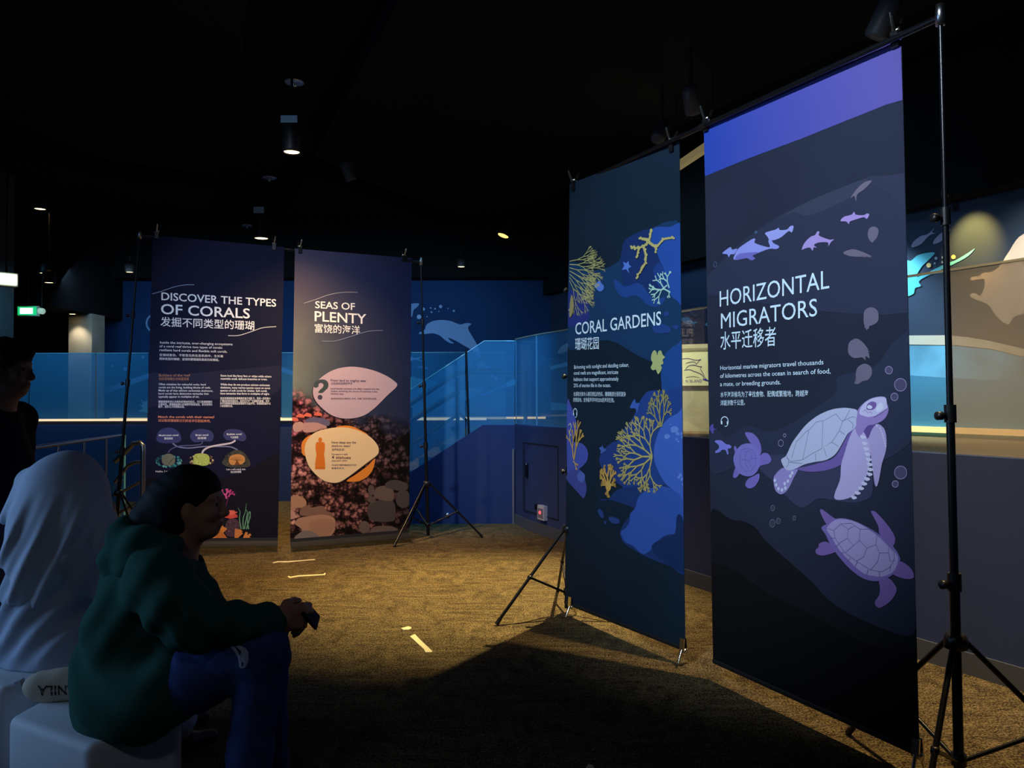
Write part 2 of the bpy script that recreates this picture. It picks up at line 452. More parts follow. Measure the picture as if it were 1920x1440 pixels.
# ------------------------------------------------------------------ room materials
def carpet_mat():
    mt = bpy.data.materials.new('carpet'); mt.use_nodes = True; nt = mt.node_tree; b = nt.nodes['Principled BSDF']
    N = nt.nodes.new; Lk = nt.links.new
    tc = N('ShaderNodeTexCoord')
    def noise(sx, sy, sc, det=3):
        mp = N('ShaderNodeMapping'); mp.inputs['Scale'].default_value = (sx, sy, 1); mp.inputs['Rotation'].default_value = (0, 0, 0.10)
        n = N('ShaderNodeTexNoise'); n.inputs['Scale'].default_value = sc; n.inputs['Detail'].default_value = det
        Lk(tc.outputs['Object'], mp.inputs[0]); Lk(mp.outputs[0], n.inputs['Vector']); return n.outputs['Fac']
    def math_(op, a, b_):
        q = N('ShaderNodeMath'); q.operation = op
        for i, x in enumerate((a, b_)):
            if isinstance(x, (int, float)): q.inputs[i].default_value = x
            else: Lk(x, q.inputs[i])
        return q.outputs[0]
    ch = N('ShaderNodeTexChecker'); ch.inputs['Scale'].default_value = 2.0
    mp = N('ShaderNodeMapping'); mp.inputs['Rotation'].default_value = (0, 0, 0.10); Lk(tc.outputs['Object'], mp.inputs[0]); Lk(mp.outputs[0], ch.inputs['Vector'])
    mx = N('ShaderNodeMix'); mx.data_type = 'FLOAT'; Lk(ch.outputs['Fac'], mx.inputs[0])
    Lk(noise(1, 6, 3.6, 5), mx.inputs[2]); Lk(noise(3.2, 2.0, 3.4, 5), mx.inputs[3])
    f = math_('ADD', math_('MULTIPLY', mx.outputs[0], 0.36), math_('MULTIPLY', noise(1, 1, 110, 2), 0.94))
    f = math_('ADD', f, math_('MULTIPLY', noise(1, 2.4, 26, 3), 0.36))
    r = N('ShaderNodeValToRGB'); Lk(f, r.inputs[0])
    e = r.color_ramp.elements; e[0].position = 0.66; e[0].color = (0.012, 0.009, 0.006, 1); e[1].position = 1.02; e[1].color = (0.21, 0.155, 0.072, 1)
    x = e.new(0.80); x.color = (0.062, 0.044, 0.021, 1)
    Lk(r.outputs[0], b.inputs['Base Color']); b.inputs['Roughness'].default_value = 0.95; b.inputs['Specular IOR Level'].default_value = 0.1
    bp = N('ShaderNodeBump'); bp.inputs['Strength'].default_value = 0.3; bp.inputs['Distance'].default_value = 0.003
    Lk(f, bp.inputs['Height']); Lk(bp.outputs[0], b.inputs['Normal'])
    return mt
def glass_mat(name, tint, sheen, fac, gloss=0.07):  # the diffuse colour stands in for light reflected by the pane
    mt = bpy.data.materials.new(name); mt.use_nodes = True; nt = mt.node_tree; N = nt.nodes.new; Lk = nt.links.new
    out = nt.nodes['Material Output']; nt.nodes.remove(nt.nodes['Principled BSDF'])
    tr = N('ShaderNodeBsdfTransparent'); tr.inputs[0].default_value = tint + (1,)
    df = N('ShaderNodeBsdfDiffuse'); df.inputs[0].default_value = sheen + (1,)
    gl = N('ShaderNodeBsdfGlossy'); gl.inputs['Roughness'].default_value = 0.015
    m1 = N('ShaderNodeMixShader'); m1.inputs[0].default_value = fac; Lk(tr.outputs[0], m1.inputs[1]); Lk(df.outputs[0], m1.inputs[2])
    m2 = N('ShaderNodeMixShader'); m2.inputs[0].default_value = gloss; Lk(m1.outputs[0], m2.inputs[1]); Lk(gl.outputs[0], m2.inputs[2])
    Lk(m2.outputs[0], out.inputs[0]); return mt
BLACK = mat('black_paint', (17, 18, 20), 0.85, spec=0.1)
CEIL = mat('raft_black', (20, 23, 25), 0.9, spec=0.1)
MURAL = mat('mural_navy', (24, 58, 106), 0.8, spec=0.2, noise=(0.5, 0.18))
MURAL_R = mat('mural_slate', (40, 58, 84), 0.8, spec=0.2, noise=(0.4, 0.15))
PARAPET = mat('parapet_blue', (50, 64, 106), 0.6, spec=0.3, noise=(0.6, 0.1))
BASEB = mat('baseboard_grey', (72, 78, 90), 0.6)
STEEL = mat('brushed_steel', (190, 192, 196), 0.3, 1.0)
DARKMETAL = mat('dark_metal', (36, 42, 50), 0.4, 0.7)
POLEBLACK = mat('pole_black', (20, 22, 25), 0.28, 0.35, spec=0.6)
PLASTIC = mat('black_plastic', (16, 17, 19), 0.4, spec=0.5)
GLASS = glass_mat('blue_sheen_glass', (0.78, 0.92, 1.0), (0.12, 0.46, 0.80), 0.30)  # blue reflected glow put into the glass as diffuse colour
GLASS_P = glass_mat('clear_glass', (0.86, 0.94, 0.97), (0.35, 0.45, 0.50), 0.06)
GLASS_BEIGE = glass_mat('beige_sheen_glass', (0.80, 0.77, 0.72), (0.52, 0.47, 0.38), 0.42)  # beige reflection of the warm-lit surroundings put into the glass colour
EDGE = mat('glass_edge', (150, 205, 225), 0.2, spec=0.8)
EDGE_C = mat('glass_cap', (225, 215, 180), 0.25, 0.4)
LED = mat('led_warm', (255, 220, 170), emit=(255, 196, 110), estr=1.5)
LEDP = mat('led_pale', (255, 230, 200), emit=(255, 214, 160), estr=1.0)
LAMP = mat('lamp_glow', (255, 235, 200), emit=(255, 214, 140), estr=9.0)

# ------------------------------------------------------------------ floor, ceiling, walls
b = MB(); b.box((-16, -4.0, -0.1), (8, 16.2, 0), carpet_mat()); fl = struct(b.build('floor'))
b = MB(); b.box((-16, -4.0, 4.75), (8, 16.2, 4.85), BLACK); struct(b.build('ceiling'))
def raft(pix, z=4.45, t=0.18):
    q = [at_z(x, y, z) for x, y in pix]; q = [(p.x, p.y) for p in q]
    ar = sum(q[i-1][0]*q[i][1] - q[i][0]*q[i-1][1] for i in range(len(q)))
    if ar < 0: q.reverse()
    b = MB(); b.prism(q, z, z+t, CEIL); return struct(b.build('ceiling_raft'))
raft([(770, -40), (590, 290), (700, 346), (850, 402), (950, 402), (1080, 345), (1270, 240), (1640, 62), (1900, -70)])
raft([(575, 328), (514, 440), (640, 452), (760, 455), (860, 428), (700, 372)])
raft([(-150, -60), (470, -60), (440, 240), (410, 330), (200, 300), (-100, 190)])
raft([(-100, 250), (180, 330), (400, 350), (395, 430), (250, 425), (-60, 330)])
BM = Plane(0, 14.0, 0.0); RM = Plane(0.7, 14.0, math.atan2(-10.1, 5.3))
b = MB(); b.box((-7.32, 14.0, 1.0), (0.78, 14.15, 3.56), MURAL); wall_back = struct(b.build('wall_back'))
b = MB(); b.obox(RM.pt((5.9, 2.28)) - RM.n*0.08, RM.d*5.9, RM.n*0.08, (0, 0, 1.28), MURAL_R); wall_right = struct(b.build('wall_right'))
b = MB(); b.box((-7.4, 13.6, 3.56), (0.95, 14.15, 4.75), BLACK); b.obox(RM.pt((5.9, 4.02)) + RM.n*0.06, RM.d*5.9, RM.n*0.10, (0, 0, 0.735), BLACK)
b.box((-16, 11.6, 2.86), (-7.0, 14.6, 4.75), BLACK); struct(b.build('trim_1'))
b = MB(); b.box((-16, 14.8, 0), (-7.2, 15.0, 4.75), BLACK); b.box((-16.0, -4, 0), (-15.8, 15, 4.75), BLACK); struct(b.build('wall_left'))
# raised deck, its front wall, the stairs
DECK = mat('deck_carpet', (120, 98, 66), 0.9, noise=(60, 0.4), spec=0.1)
PP = [(0.03, 9.0), (0.20, 8.50), (0.53, 7.80), (1.00, 6.78), (1.49, 5.80), (2.26, 4.31), (2.53, 3.82), (3.60, 1.90)]
off = lambda k: [(x + 0.885*k, y + 0.465*k) for x, y in PP]
b = MB(); b.prism(off(0.12)[:] + [(7.5, 1.9), (7.5, 16), (-15.6, 16), (-15.6, 11.12), (-0.34, 11.12), (-0.34, 9.12)], 0.0, 1.06, DECK); struct(b.build('floor_deck'))
b = MB(); b.prism(PP + off(0.12)[::-1], 0, 1.14, PARAPET); wall_parapet = struct(b.build('wall_parapet_right'))
b = MB(); o2 = off(-0.012); b.prism(o2 + [PP[-1]] + PP[::-1][1:], 0, 0.115, BASEB); struct(b.build('baseboard_right'))
b = MB(); b.box((-15.6, 11.0, 0), (-0.34, 11.12, 1.15), PARAPET); struct(b.build('wall_parapet_left'))
g = [at_y(966, 797, 9), at_y(905, 797, 9), at_y(770, 885, 9)]; sl = (g[1].z-g[2].z)/(g[1].x-g[2].x); xe = g[1].x - g[1].z/sl
b = MB(); poly = [(xe, 0), (0.03, 0), (0.03, g[0].z), (g[1].x, g[1].z)]
vs = [(x, 9.0, z) for x, z in poly] + [(x, 9.1, z) for x, z in poly]
b.add(vs, [(0, 1, 2, 3), (7, 6, 5, 4), (0, 4, 5, 1), (1, 5, 6, 2), (2, 6, 7, 3), (3, 7, 4, 0)], mat('stair_wall_blue', (18, 46, 100), 0.6)); struct(b.build('wall_stair'))
b = MB()
for i in range(7): b.box((xe + (g[1].x-xe)/7*i, 9.1, 0), (g[1].x + 0.02, 11.0, 1.06/7*(i+1)), DECK)
struct(b.build('floor_steps'))
b = MB(); cc = at_y(966, 900, 9); b.box((0.0, 8.965, 0.0), (0.022, 9.0, at_y(966, 842, 9).z), mat('trim_alu', (150, 156, 165), 0.4, 0.8)); struct(b.build('trim_2'))
# left column, bulkhead
CONC = mat('column_plaster', (150, 146, 132), 0.8, noise=(3, 0.2))
b = MB(); b.box((at_y(128, 700, 12.9).x, 12.9, 1.06), (at_y(172, 700, 12.9).x, 13.3, 2.86), CONC); struct(b.build('column'))
spot('column_spot', (-7.18, 12.72, 2.82), (-7.12, 12.95, 1.3), 26, (1, 0.84, 0.6), 80, 0.8, 0.02)
b = MB(); p0 = at_y(-120, 570, 10.2); p1 = at_y(-2, 632, 10.2); b.box((p0.x, 10.2, p1.z), (p1.x, 10.5, 4.75), mat('bulkhead_grey', (70, 74, 74), 0.8)); struct(b.build('trim_3'))
# flush door and small fittings in the parapet wall
DP = Plane(0.20, 8.50, math.atan2(-0.70, 0.33))
dz = zz(760, 760, 4.8)
b = MB(); q = [DP.st(*x) for x in dz((1062, 430), (1440, 470), (1440, 990), (1065, 890))]
w0 = q[0][0]; w1 = w0 + 0.80
for lo, hi in (((w0, .20), (w0+.012, .95)), ((w1, .20), (w1+.012, .95)), ((w0, .945), (w1, .957)), ((w0, .20), (w1, .212))):
    c = DP.pt(((lo[0]+hi[0])/2, (lo[1]+hi[1])/2), .002); b.obox(c, DP.d*((hi[0]-lo[0])/2), DP.n*.003, (0, 0, (hi[1]-lo[1])/2), mat('door_gap', (8, 14, 34), .8))
dr = struct(b.build('door_1'))
b = MB(); hp = DP.st(988, 882); b.obox(DP.pt(hp, .006), DP.d*.028, DP.n*.006, (0, 0, .075), DARKMETAL); b.obox(DP.pt((hp[0], hp[1]+.02), .014), DP.d*.02, DP.n*.004, (0, 0, .04), PLASTIC)
b.lathe(DP.pt((hp[0]+.005, hp[1]+.066), .012), [(0, .006), (.008, .005), (.010, 0)], STEEL, 12, DP.n); b.build('door_handle', dr)

# ------------------------------------------------------------------ murals: printed on the back and right walls
a = Art(BM, .002, .0006); MB1 = (126, 164, 214); z = zz(760, 500, 4.8)
a.poly(z((40, 1010), (130, 1008), (300, 1040), (460, 1090), (520, 1170), (400, 1260), (200, 1300), (30, 1300)), (84, 150, 178))
a.poly(z((380, 1165), (560, 1100), (720, 1088), (640, 1160), (480, 1215)), (96, 160, 196))
a.poly(z((650, 1165), (800, 1095), (970, 1015), (1000, 1015), (1000, 1060), (820, 1115), (700, 1160)), (70, 176, 226), False)
a.build('mural_wave', wall_back)
a = Art(BM, .006, .0006)
a.poly(z((180, 558), (192, 522), (250, 490), (330, 480), (410, 490), (460, 510), (500, 520), (550, 508), (595, 515), (568, 540), (570, 572), (610, 640), (650, 710), (670, 760), (682, 805), (660, 825), (640, 800), (620, 770), (580, 740), (520, 705), (460, 670), (388, 640), (405, 665), (437, 690), (400, 686), (350, 655), (310, 620), (250, 600), (190, 605), (125, 606), (130, 592), (165, 576)), MB1)
a.poly(z((690, 848), (720, 865), (755, 905), (735, 918), (700, 903), (660, 920), (646, 892), (665, 860)), MB1)
a.build('mural_dolphin', wall_back)
a = Art(BM, .006, .0006)
a.poly(z((40, 345), (122, 332), (105, 365), (75, 390), (62, 445), (40, 445)), MB1)
a.poly(z((-60, 800), (20, 800), (80, 820), (152, 812), (120, 830), (154, 852), (80, 838), (20, 860), (-60, 850)), MB1)
a.poly(z((100, 905), (140, 890), (205, 910), (200, 925), (140, 918)), (86, 120, 170))
z2 = zz(0, 440, 4.8)
a.poly(z2((1340, 1490), (1290, 1500), (1265, 1470), (1285, 1530), (1250, 1530), (1290, 1560), (1255, 1590), (1340, 1600), (1400, 1600), (1400, 1480)), (130, 190, 216))
a.build_each('mural_fish', wall_back)
a = Art(BM, .006, .0006)
for x, y, r in ((163, 382, 14), (228, 372, 7), (268, 379, 8), (318, 359, 15), (236, 410, 8), (124, 452, 20), (385, 377, 5), (437, 399, 9), (196, 450, 5), (302, 403, 5), (750, 1010, 7), (778, 985, 12), (819, 1007, 14), (716, 966, 6)):
    a.poly(circle(760+x/4.8, 500+y/4.8, r/4.8), (150, 186, 228), False)
for x, y, r in ((1130, 1210, 16), (1290, 1102, 15), (1012, 1180, 8), (1178, 1170, 6)): a.poly(circle(x/4.8, 440+y/4.8, r/4.8), (130, 180, 224), False)
a.build('mural_bubbles', wall_back)
a = Art(BM, .004, .0006); a.poly(z2((945, 1380), (1345, 1245), (1480, 1190), (1480, 1215), (1345, 1290), (945, 1432)), (112, 160, 216), False)
a.poly([(500, 670), (527, 687), (560, 700), (560, 708), (527, 697), (500, 690)], (90, 150, 216), False); a.build('mural_band', wall_back); a = Art(BM, .006, .0006); a.ring(292, 606, 17, 3, MB1); a.build('mural_ring', wall_back)
# right wall
a = Art(RM, .002, .0006); y5 = zz(1660, 300, 3.6)
a.poly(y5((100, 1245), (420, 1242), (720, 1275), (940, 1330), (1200, 1400), (1200, 1880), (100, 1880)), (70, 148, 190), False)
wm = mat('mural_water', (96, 168, 206), .7, noise=(2.2, .5)); a.poly(y5((100, 1245), (420, 1245), (720, 1278), (940, 1333), (1200, 1405), (1200, 1520), (100, 1450)), 0, False, wm)
a.poly(z((1115, 1285), (1200, 1235), (1300, 1222), (1445, 1235), (1600, 1260), (1600, 1300), (1445, 1290), (1300, 1290)), (84, 160, 196))
a.build('mural_wave', wall_right)
a = Art(RM, .006, .0006)
a.poly(y5((100, 1185), (410, 1183), (560, 1196), (700, 1220), (936, 1275), (1150, 1340), (1150, 1400), (936, 1330), (720, 1275), (480, 1250), (100, 1245)), (214, 206, 190), False)
a.poly(z((1180, 940), (1300, 900), (1445, 862), (1600, 830), (1600, 870), (1445, 898), (1300, 930), (1190, 962)), (112, 190, 220), False); a.build('mural_band', wall_right)
a = Art(RM, .006, .0006)
a.poly(y5((580, 812), (586, 790), (640, 782), (662, 762), (720, 755), (780, 710), (830, 630), (936, 500), (1150, 500), (1200, 800), (1150, 1000), (936, 1040), (870, 1062), (838, 1108), (790, 1090), (740, 1040), (700, 980), (620, 945), (580, 925), (576, 905), (610, 900), (640, 915), (665, 880), (674, 830), (665, 803), (620, 808)), (204, 200, 196)); a.build('mural_manta_ray', wall_right)
a = Art(RM, .006, .0006)
a.poly(y5((120, 690), (175, 680), (230, 640), (335, 625), (290, 680), (245, 725), (222, 790), (400, 705), (480, 675), (560, 628), (607, 598), (560, 650), (470, 700), (245, 805), (243, 850), (205, 865), (190, 905), (120, 905)), (92, 196, 222)); a.build('mural_whale_tail', wall_right)
a = Art(RM, .006, .0006)
a.poly(y5((182, 590), (190, 555), (240, 515), (290, 500), (332, 462), (318, 488), (340, 496), (300, 510), (240, 570)), (130, 140, 180))
a.poly(y5((325, 565), (345, 525), (400, 480), (440, 470), (400, 530), (360, 560)), (130, 140, 180))
a.poly(z((1380, 782), (1392, 735), (1445, 692), (1500, 690), (1480, 740), (1430, 775)), (170, 186, 204))
a.poly(zz(1260, 540, 4.8)((90, 270), (150, 265), (190, 300), (235, 310), (205, 325), (212, 350), (190, 325), (140, 325), (100, 300)), (130, 176, 206))
a.poly(zz(1260, 540, 4.8)((155, 205), (190, 215), (232, 250), (215, 258), (180, 240)), (84, 96, 116))
a.poly(zz(1260, 540, 4.8)((300, 330), (345, 295), (390, 300), (345, 345)), (130, 176, 206)); a.build_each('mural_fish', wall_right)
a = Art(RM, .0075, .0006)
for x, y, r in ((463, 655, 15), (392, 658, 9), (346, 664, 10), (297, 711, 16), (390, 690, 8), (338, 698, 6)): a.poly(circle(1660+x/3.6, 300+y/3.6, r/3.6), (228, 206, 140) if r > 14 else (150, 190, 210), False)
a.build('mural_bubbles', wall_right)

# ------------------------------------------------------------------ glass balustrades
def slab(b, poly3, n, t, mt):
    n = V(n)*t/2; k = len(poly3); vs = [V(p)-n for p in poly3] + [V(p)+n for p in poly3]
    tri = tessellate_polygon([[V(p) for p in poly3]])
    b.add(vs, [(i, (i+1) % k, k+(i+1) % k, k+i) for i in range(k)] + [tuple(x) for x in tri] + [tuple(k+i for i in x)[::-1] for x in tri], mt)
def on_parapet(px):
    d = ray(px, 745)
    for (x0, y0), (x1, y1) in zip(PP, PP[1:]):
        x0 += .05; x1 += .05; y0 += .026; y1 += .026
        den = d.x*(y1-y0) - d.y*(x1-x0)
        t = (x0*(y1-y0) - y0*(x1-x0))/den
        u = (t*d.x - x0)/(x1-x0)
        if (-0.02 if y0 < 8.9 else -0.4) <= u <= 1.02 and t > 0: return V((t*d.x, t*d.y, 0))
T = thing('glass_balustrade', 'frameless glass balustrade on the curved blue parapet wall behind the coral and turtle banners', 'glass railing', (0.6, 7.8, 1.14))
J = [967, 1006, 1105, 1215, 1330, 1470, 1600, 1777, 2080]
for i in range(len(J)-1):
    p, q = on_parapet(J[i]), on_parapet(J[i+1]); t = (q-p).normalized(); p = p + t*.006; q = q - t*.006; n = V((t.y, -t.x, 0))
    b = MB(); slab(b, [(p.x, p.y, 1.142), (q.x, q.y, 1.142), (q.x, q.y, 2.13), (p.x, p.y, 2.13)], n, .012, GLASS_BEIGE if i == 7 else GLASS_P if i > 1 else GLASS); pn = b.build('glass_panel', T)
    if i == 7: pn['label'] = 'glass panel with painted beige reflection'
    b = MB(); c = (p+q)/2; b.obox((c.x, c.y, 2.135), (q-p)/2, n*.009, (0, 0, .006), EDGE_C); b.build('top_cap', T)
    b = MB(); b.obox((p.x, p.y, 1.635), t*.003, n*.0075, (0, 0, .49), EDGE); b.build('edge_strip', T)
T = thing('glass_balustrade', 'long straight glass balustrade standing on the blue wall behind the two left banners', 'glass railing', (-4, 11.06, 1.15))
J = [-70, 55, 180, 279, 400, 527, 640, 770, 880, 950]
for i in range(len(J)-1):
    x0 = at_y(J[i], 700, 11.06).x + .008; x1 = at_y(J[i+1], 700, 11.06).x - .008
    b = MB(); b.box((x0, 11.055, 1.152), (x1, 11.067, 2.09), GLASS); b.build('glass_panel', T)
    b = MB(); b.box((x0, 11.052, 2.09), (x1, 11.07, 2.10), EDGE); b.build('top_cap', T)
T = thing('stair_glass', 'sloping glass guard on the dark blue stair wall between the banner pairs', 'glass railing', (-0.6, 9.05, 1.13))
for k, pl in enumerate(([(965, 640), (908, 640), (875, 662), (875, 817), (905, 797.5), (965, 797.5)], [(872, 664), (740, 751), (740, 904), (872, 819)], [(737, 753), (640, 817), (640, 969), (737, 906)])):
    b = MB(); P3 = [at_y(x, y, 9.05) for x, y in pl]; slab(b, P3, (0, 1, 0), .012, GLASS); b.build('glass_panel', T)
    b = MB(); e = P3[:3] if k == 0 else P3[:2]; b.tube([p + V((0, 0, .004)) for p in e], .007, EDGE, 8); b.build('top_cap', T)
b = MB(); b.tube([at_y(874, 655, 9.05), at_y(879, 815, 9.05)], .014, DARKMETAL); b.build('post', T)
T = thing('stair_handrail', 'pair of dark handrails rising beside the stairs behind the sloping glass', 'handrail', (-1.2, 10.3, 0))
for k, pth in enumerate(([(560, 893), (767, 759), (857, 700), (880, 697), (985, 697)], [(560, 925), (767, 791), (862, 733)], [(700, 880), (770, 835), (855, 780)])):
    b = MB(); b.tube([at_y(x, y, 10.35) for x, y in pth], .034 if k < 2 else .022, DARKMETAL); b.build('rail', T)
for px, y0 in ((858, 708), (770, 764), (985, 697), (640, 843)):
    b = MB(); p = at_y(px, y0, 10.35); b.tube([p, (p.x, p.y, max(.12, p.z-.95))], .026, DARKMETAL); b.build('post', T)
b = MB(); b.tube([at_y(858, 770, 10.35), at_y(880, 795, 10.35), at_y(884, 815, 10.35)], .02, DARKMETAL); b.build('bracket', T)
# ramp railing on the left
T = thing('ramp_railing', 'thin metal ramp railing with posts along the left blue wall', 'railing', (-4.6, 8.4, 0))
A0, A1 = V((-4.30, 6.4, 1.0)), V((-4.78, 9.6, 1.0))
b = MB(); b.tube([A0, A1], .02, STEEL); b.build('top_rail', T)
for t in (.18, .42, .62, .82):
    p = A0.lerp(A1, t); b = MB(); b.tube([p, (p.x, p.y, 0)], .014, STEEL); b.build('post', T)
b = MB(); b.box((A1.x-.02, A1.y-.02, 0), (A1.x+.02, A1.y+.02, 1.0), mat('edge_cyan', (120, 210, 245), .2)); o = b.build('post', T); o['label'] = 'pale blue end post'
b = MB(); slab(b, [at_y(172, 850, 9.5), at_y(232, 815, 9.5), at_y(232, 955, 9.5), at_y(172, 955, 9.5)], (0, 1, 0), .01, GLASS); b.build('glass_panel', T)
for y0, y1 in ((872, 838), (940, 900)):
    b = MB(); b.tube([at_y(180, y0, 9.55), at_y(232, y1, 9.55)], .016, STEEL); b.build('lower_rail', T)
T = thing('tubular_handrail', 'bent steel tube handrail with a looped end beside the leftmost banner', 'handrail', (-4.5, 9.4, 0))
hp = lambda x, y: at_y(x, y, 9.4)
b = MB(); b.tube([hp(215, 866), hp(240, 843), hp(250, 832), hp(262, 830), hp(268, 836), hp(268.5, 850), hp(267, 968)], .03, STEEL); b.build('top_rail', T)
b = MB(); b.tube([hp(215, 905), hp(240, 873), hp(252, 867), hp(266, 866)], .022, STEEL); b.build('mid_rail', T)
for y0, y1 in ((930, 898), (966, 935)):
    b = MB(); b.tube([hp(215, y0), hp(272, y1)], .018, STEEL); b.build('lower_rail', T)
# light strips
b = MB(); b.box((at_y(-100, 778, 10.98).x, 10.965, 1.135), (-.36, 10.998, 1.165), LEDP); tag(b.build('light_strip'), 'pale warm light strip along the top edge of the long left parapet', 'light strip')
b = MB(); p, q = RM.st(1262, 800), RM.st(2050, 812); b.obox(RM.pt(((p[0]+q[0])/2, 1.13), .03), RM.d*((q[0]-p[0])/2), RM.n*.02, (0, 0, .028), LED); tag(b.build('light_strip'), 'amber light strip at the foot of the manta ray mural', 'light strip')
b = MB(); b.box((-7.2, 13.95, 1.07), (0.6, 13.99, 1.105), LED); tag(b.build('light_strip'), 'amber light strip at the foot of the leaping dolphin mural', 'light strip')

# ------------------------------------------------------------------ beige kiosk with the sign
KP = Plane(2.15, 8.9, -.42); kz = zz(1260, 540, 4.8)
KB = mat('kiosk_beige', (200, 186, 140), .7, noise=(4, .15))
b = MB(); c0, c1 = KP.st(1230, 645), KP.st(1500, 645); zt = KP.hit(1310, 645).z
b.obox(KP.pt(((c0[0]+c1[0])/2, (1.06+zt)/2), -.1), KP.d*((c1[0]-c0[0])/2), KP.n*.1, (0, 0, (zt-1.06)/2), KB)
kiosk = tag(b.build('kiosk_panel'), 'beige panel wall seen in the gap between the two right banners', 'panel')
b = MB(); e0 = KP.st(1300, 655); b.obox(KP.pt(((c0[0]+c1[0])/2, e0[1]), .01), KP.d*((c1[0]-c0[0])/2), KP.n*.012, (0, 0, .012), mat('kiosk_trim', (150, 136, 100), .6)); b.build('trim_rail', kiosk)
s0, s1 = KP.st(1252, 720), KP.st(1334, 660); s2 = KP.st(1334, 723)
T = thing('wall_sign', 'cream sign with outlined leaping dolphins and ISLAND lettering in the banner gap', 'sign', KP.pt((s1[0]-.2, s2[1]), .02))
b = MB(); b.obox(KP.pt(((s0[0]+s1[0])/2, (s2[1]+s1[1])/2), .018), KP.d*((s1[0]-s0[0])/2), KP.n*.016, (0, 0, (s1[1]-s2[1])/2), mat('sign_cream', (246, 236, 176), .6)); b.build('board', T)
a = Art(KP, .036, .0005); DK = (70, 50, 110)
a.line(kz((95, 640), (150, 635), (200, 648), (232, 650), (268, 645), (245, 660), (225, 688), (212, 668), (170, 668), (130, 680)), 1.0, DK)
a.line(kz((130, 728), (160, 700), (210, 696), (248, 708), (272, 708), (262, 728), (285, 770), (302, 810), (335, 838), (305, 828), (286, 826), (290, 808), (265, 775), (205, 750)), 1.0, DK)
a.line(kz((118, 740), (150, 735), (180, 738), (205, 755)), 1.0, DK); a.line(kz((130, 806), (190, 795), (250, 806)), .8, (150, 130, 110))
a.poly(kz((286, 815), (305, 820), (337, 838), (320, 836), (286, 826)), (60, 40, 170), False); a.build('dolphin_drawing', T)
L = Lettering(KP, .0375); L.put('N ISLAND', kz((130, 850))[0], kz((276, 848))[0], 5.0, (110, 92, 130)); L.build('lettering', T)

# ------------------------------------------------------------------ fittings on the parapet
T = thing('wall_socket', 'small white wall box with a glowing red light low on the blue parapet', 'wall box', DP.pt(DP.st(1020, 962)))
b = MB(); c = DP.st(1020, 961); b.obox(DP.pt(c, .02), DP.d*.075, DP.n*.02, (0, 0, .075), mat('white_plastic', (190, 190, 205), .5)); b.build('housing', T)
b = MB(); b.obox(DP.pt((c[0], c[1]-.005), .042), DP.d*.055, DP.n*.003, (0, 0, .05), mat('grey_plastic', (120, 118, 135), .5)); b.build('faceplate', T)
b = MB(); b.lathe(DP.pt((c[0]-.005, c[1]+.002), .045), [(0, .012), (.014, .009), (.018, 0)], mat('red_lamp', (255, 60, 60), emit=(255, 70, 80), estr=2.5), 16, DP.n); b.build('red_lamp', T)
b = MB(); b.obox(DP.pt((c[0]-.11, c[1]+.045), .02), DP.d*.03, DP.n*.02, (0, 0, .03), PLASTIC); b.build('cable_gland', T)
T = thing('floor_button', 'tiny round steel stud low on the dark stair wall', 'wall stud', at_y(839, 966, 9.0))
b = MB(); b.lathe(at_y(839, 966, 9.0), [(.03, 0), (.03, .01), (.012, .014), (0, .016)], STEEL, 16, (0, -1, 0)); b.build('stud', T)

# ------------------------------------------------------------------ ceiling lamps and sprinklers
HOUS = mat('lamp_black', (24, 25, 28), .5); LBL = mat('label_blue', (205, 228, 240), .6)
def ceiling_spot(px, py, z, r, label, ln=.30, stem=True, brackets=False, tilt=(0, 0, -1), glow=LAMP):
    p = at_z(px, py, z); T = thing('ceiling_spotlight', label, 'spotlight', p, 'ceiling spotlights'); u = -V(tilt).normalized()
    b = MB(); b.lathe(p, [(r*.86, .012), (r, 0), (r*1.06, .02), (r*1.06, ln*.8), (r*.9, ln), (0, ln)], HOUS, 24, u); b.build('housing', T)
    b = MB(); b.lathe(p, [(0, .014), (r*.86, .012)], glow, 24, u); b.build('lens', T)
    if stem:
        b = MB(); q = p + u*ln; b.tube([q, (q.x, q.y, 4.74)], .012, HOUS); b.build('stem', T)
    if brackets:
        b = MB(); b.box((p.x-.07, p.y-r*1.1-.004, p.z+ln*.78), (p.x+.07, p.y-r*1.1, p.z+ln*.98), LBL); b.build('label_plate', T)
    return T
ceiling_spot(547, 287, 3.55, .075, 'glowing black cylinder spotlight in the ceiling trough above the left banners', .30, brackets=True)
ceiling_spot(490, 448, 3.62, .10, 'glowing spotlight right above the crossbar of the left banners', .42, brackets=True)
ceiling_spot(75, 393, 3.7, .07, 'bright lone downlight high at the far left of the ceiling', .2)
ceiling_spot(82, 513, 3.2, .07, 'upper one of two close small downlights above the green exit sign', .15)
ceiling_spot(92, 531, 2.84, .07, 'lower one of two close small downlights above the green exit sign', .15)
ceiling_spot(243, 511, 3.5, .07, 'small downlight above the left stand pole of the corals banner', .15)
ceiling_spot(865, 501, 3.6, .07, 'small downlight over the leaping dolphin mural', .15)
ceiling_spot(943, 443, 3.75, .09, 'dark tilted spotlight with a narrow glow left of the coral gardens banner', .34, tilt=(-.35, -.2, -1), glow=mat('lamp_dim', (255, 220, 150), emit=(255, 200, 110), estr=2.0))
ceiling_spot(1800, 313, 3.65, .06, 'downlight beside the tall right stand pole', .15)
p = V((-7.18, 12.72, 2.83)); T = thing('ceiling_spotlight', 'downlight washing the pale column on the left', 'spotlight', p, 'ceiling spotlights')
b = MB(); b.lathe(p, [(.05, .0), (.065, .0), (.065, .03), (0, .03)], HOUS, 20); b.build('housing', T); b = MB(); b.lathe(p, [(0, .006), (.05, .004)], LAMP, 20); b.build('lens', T)
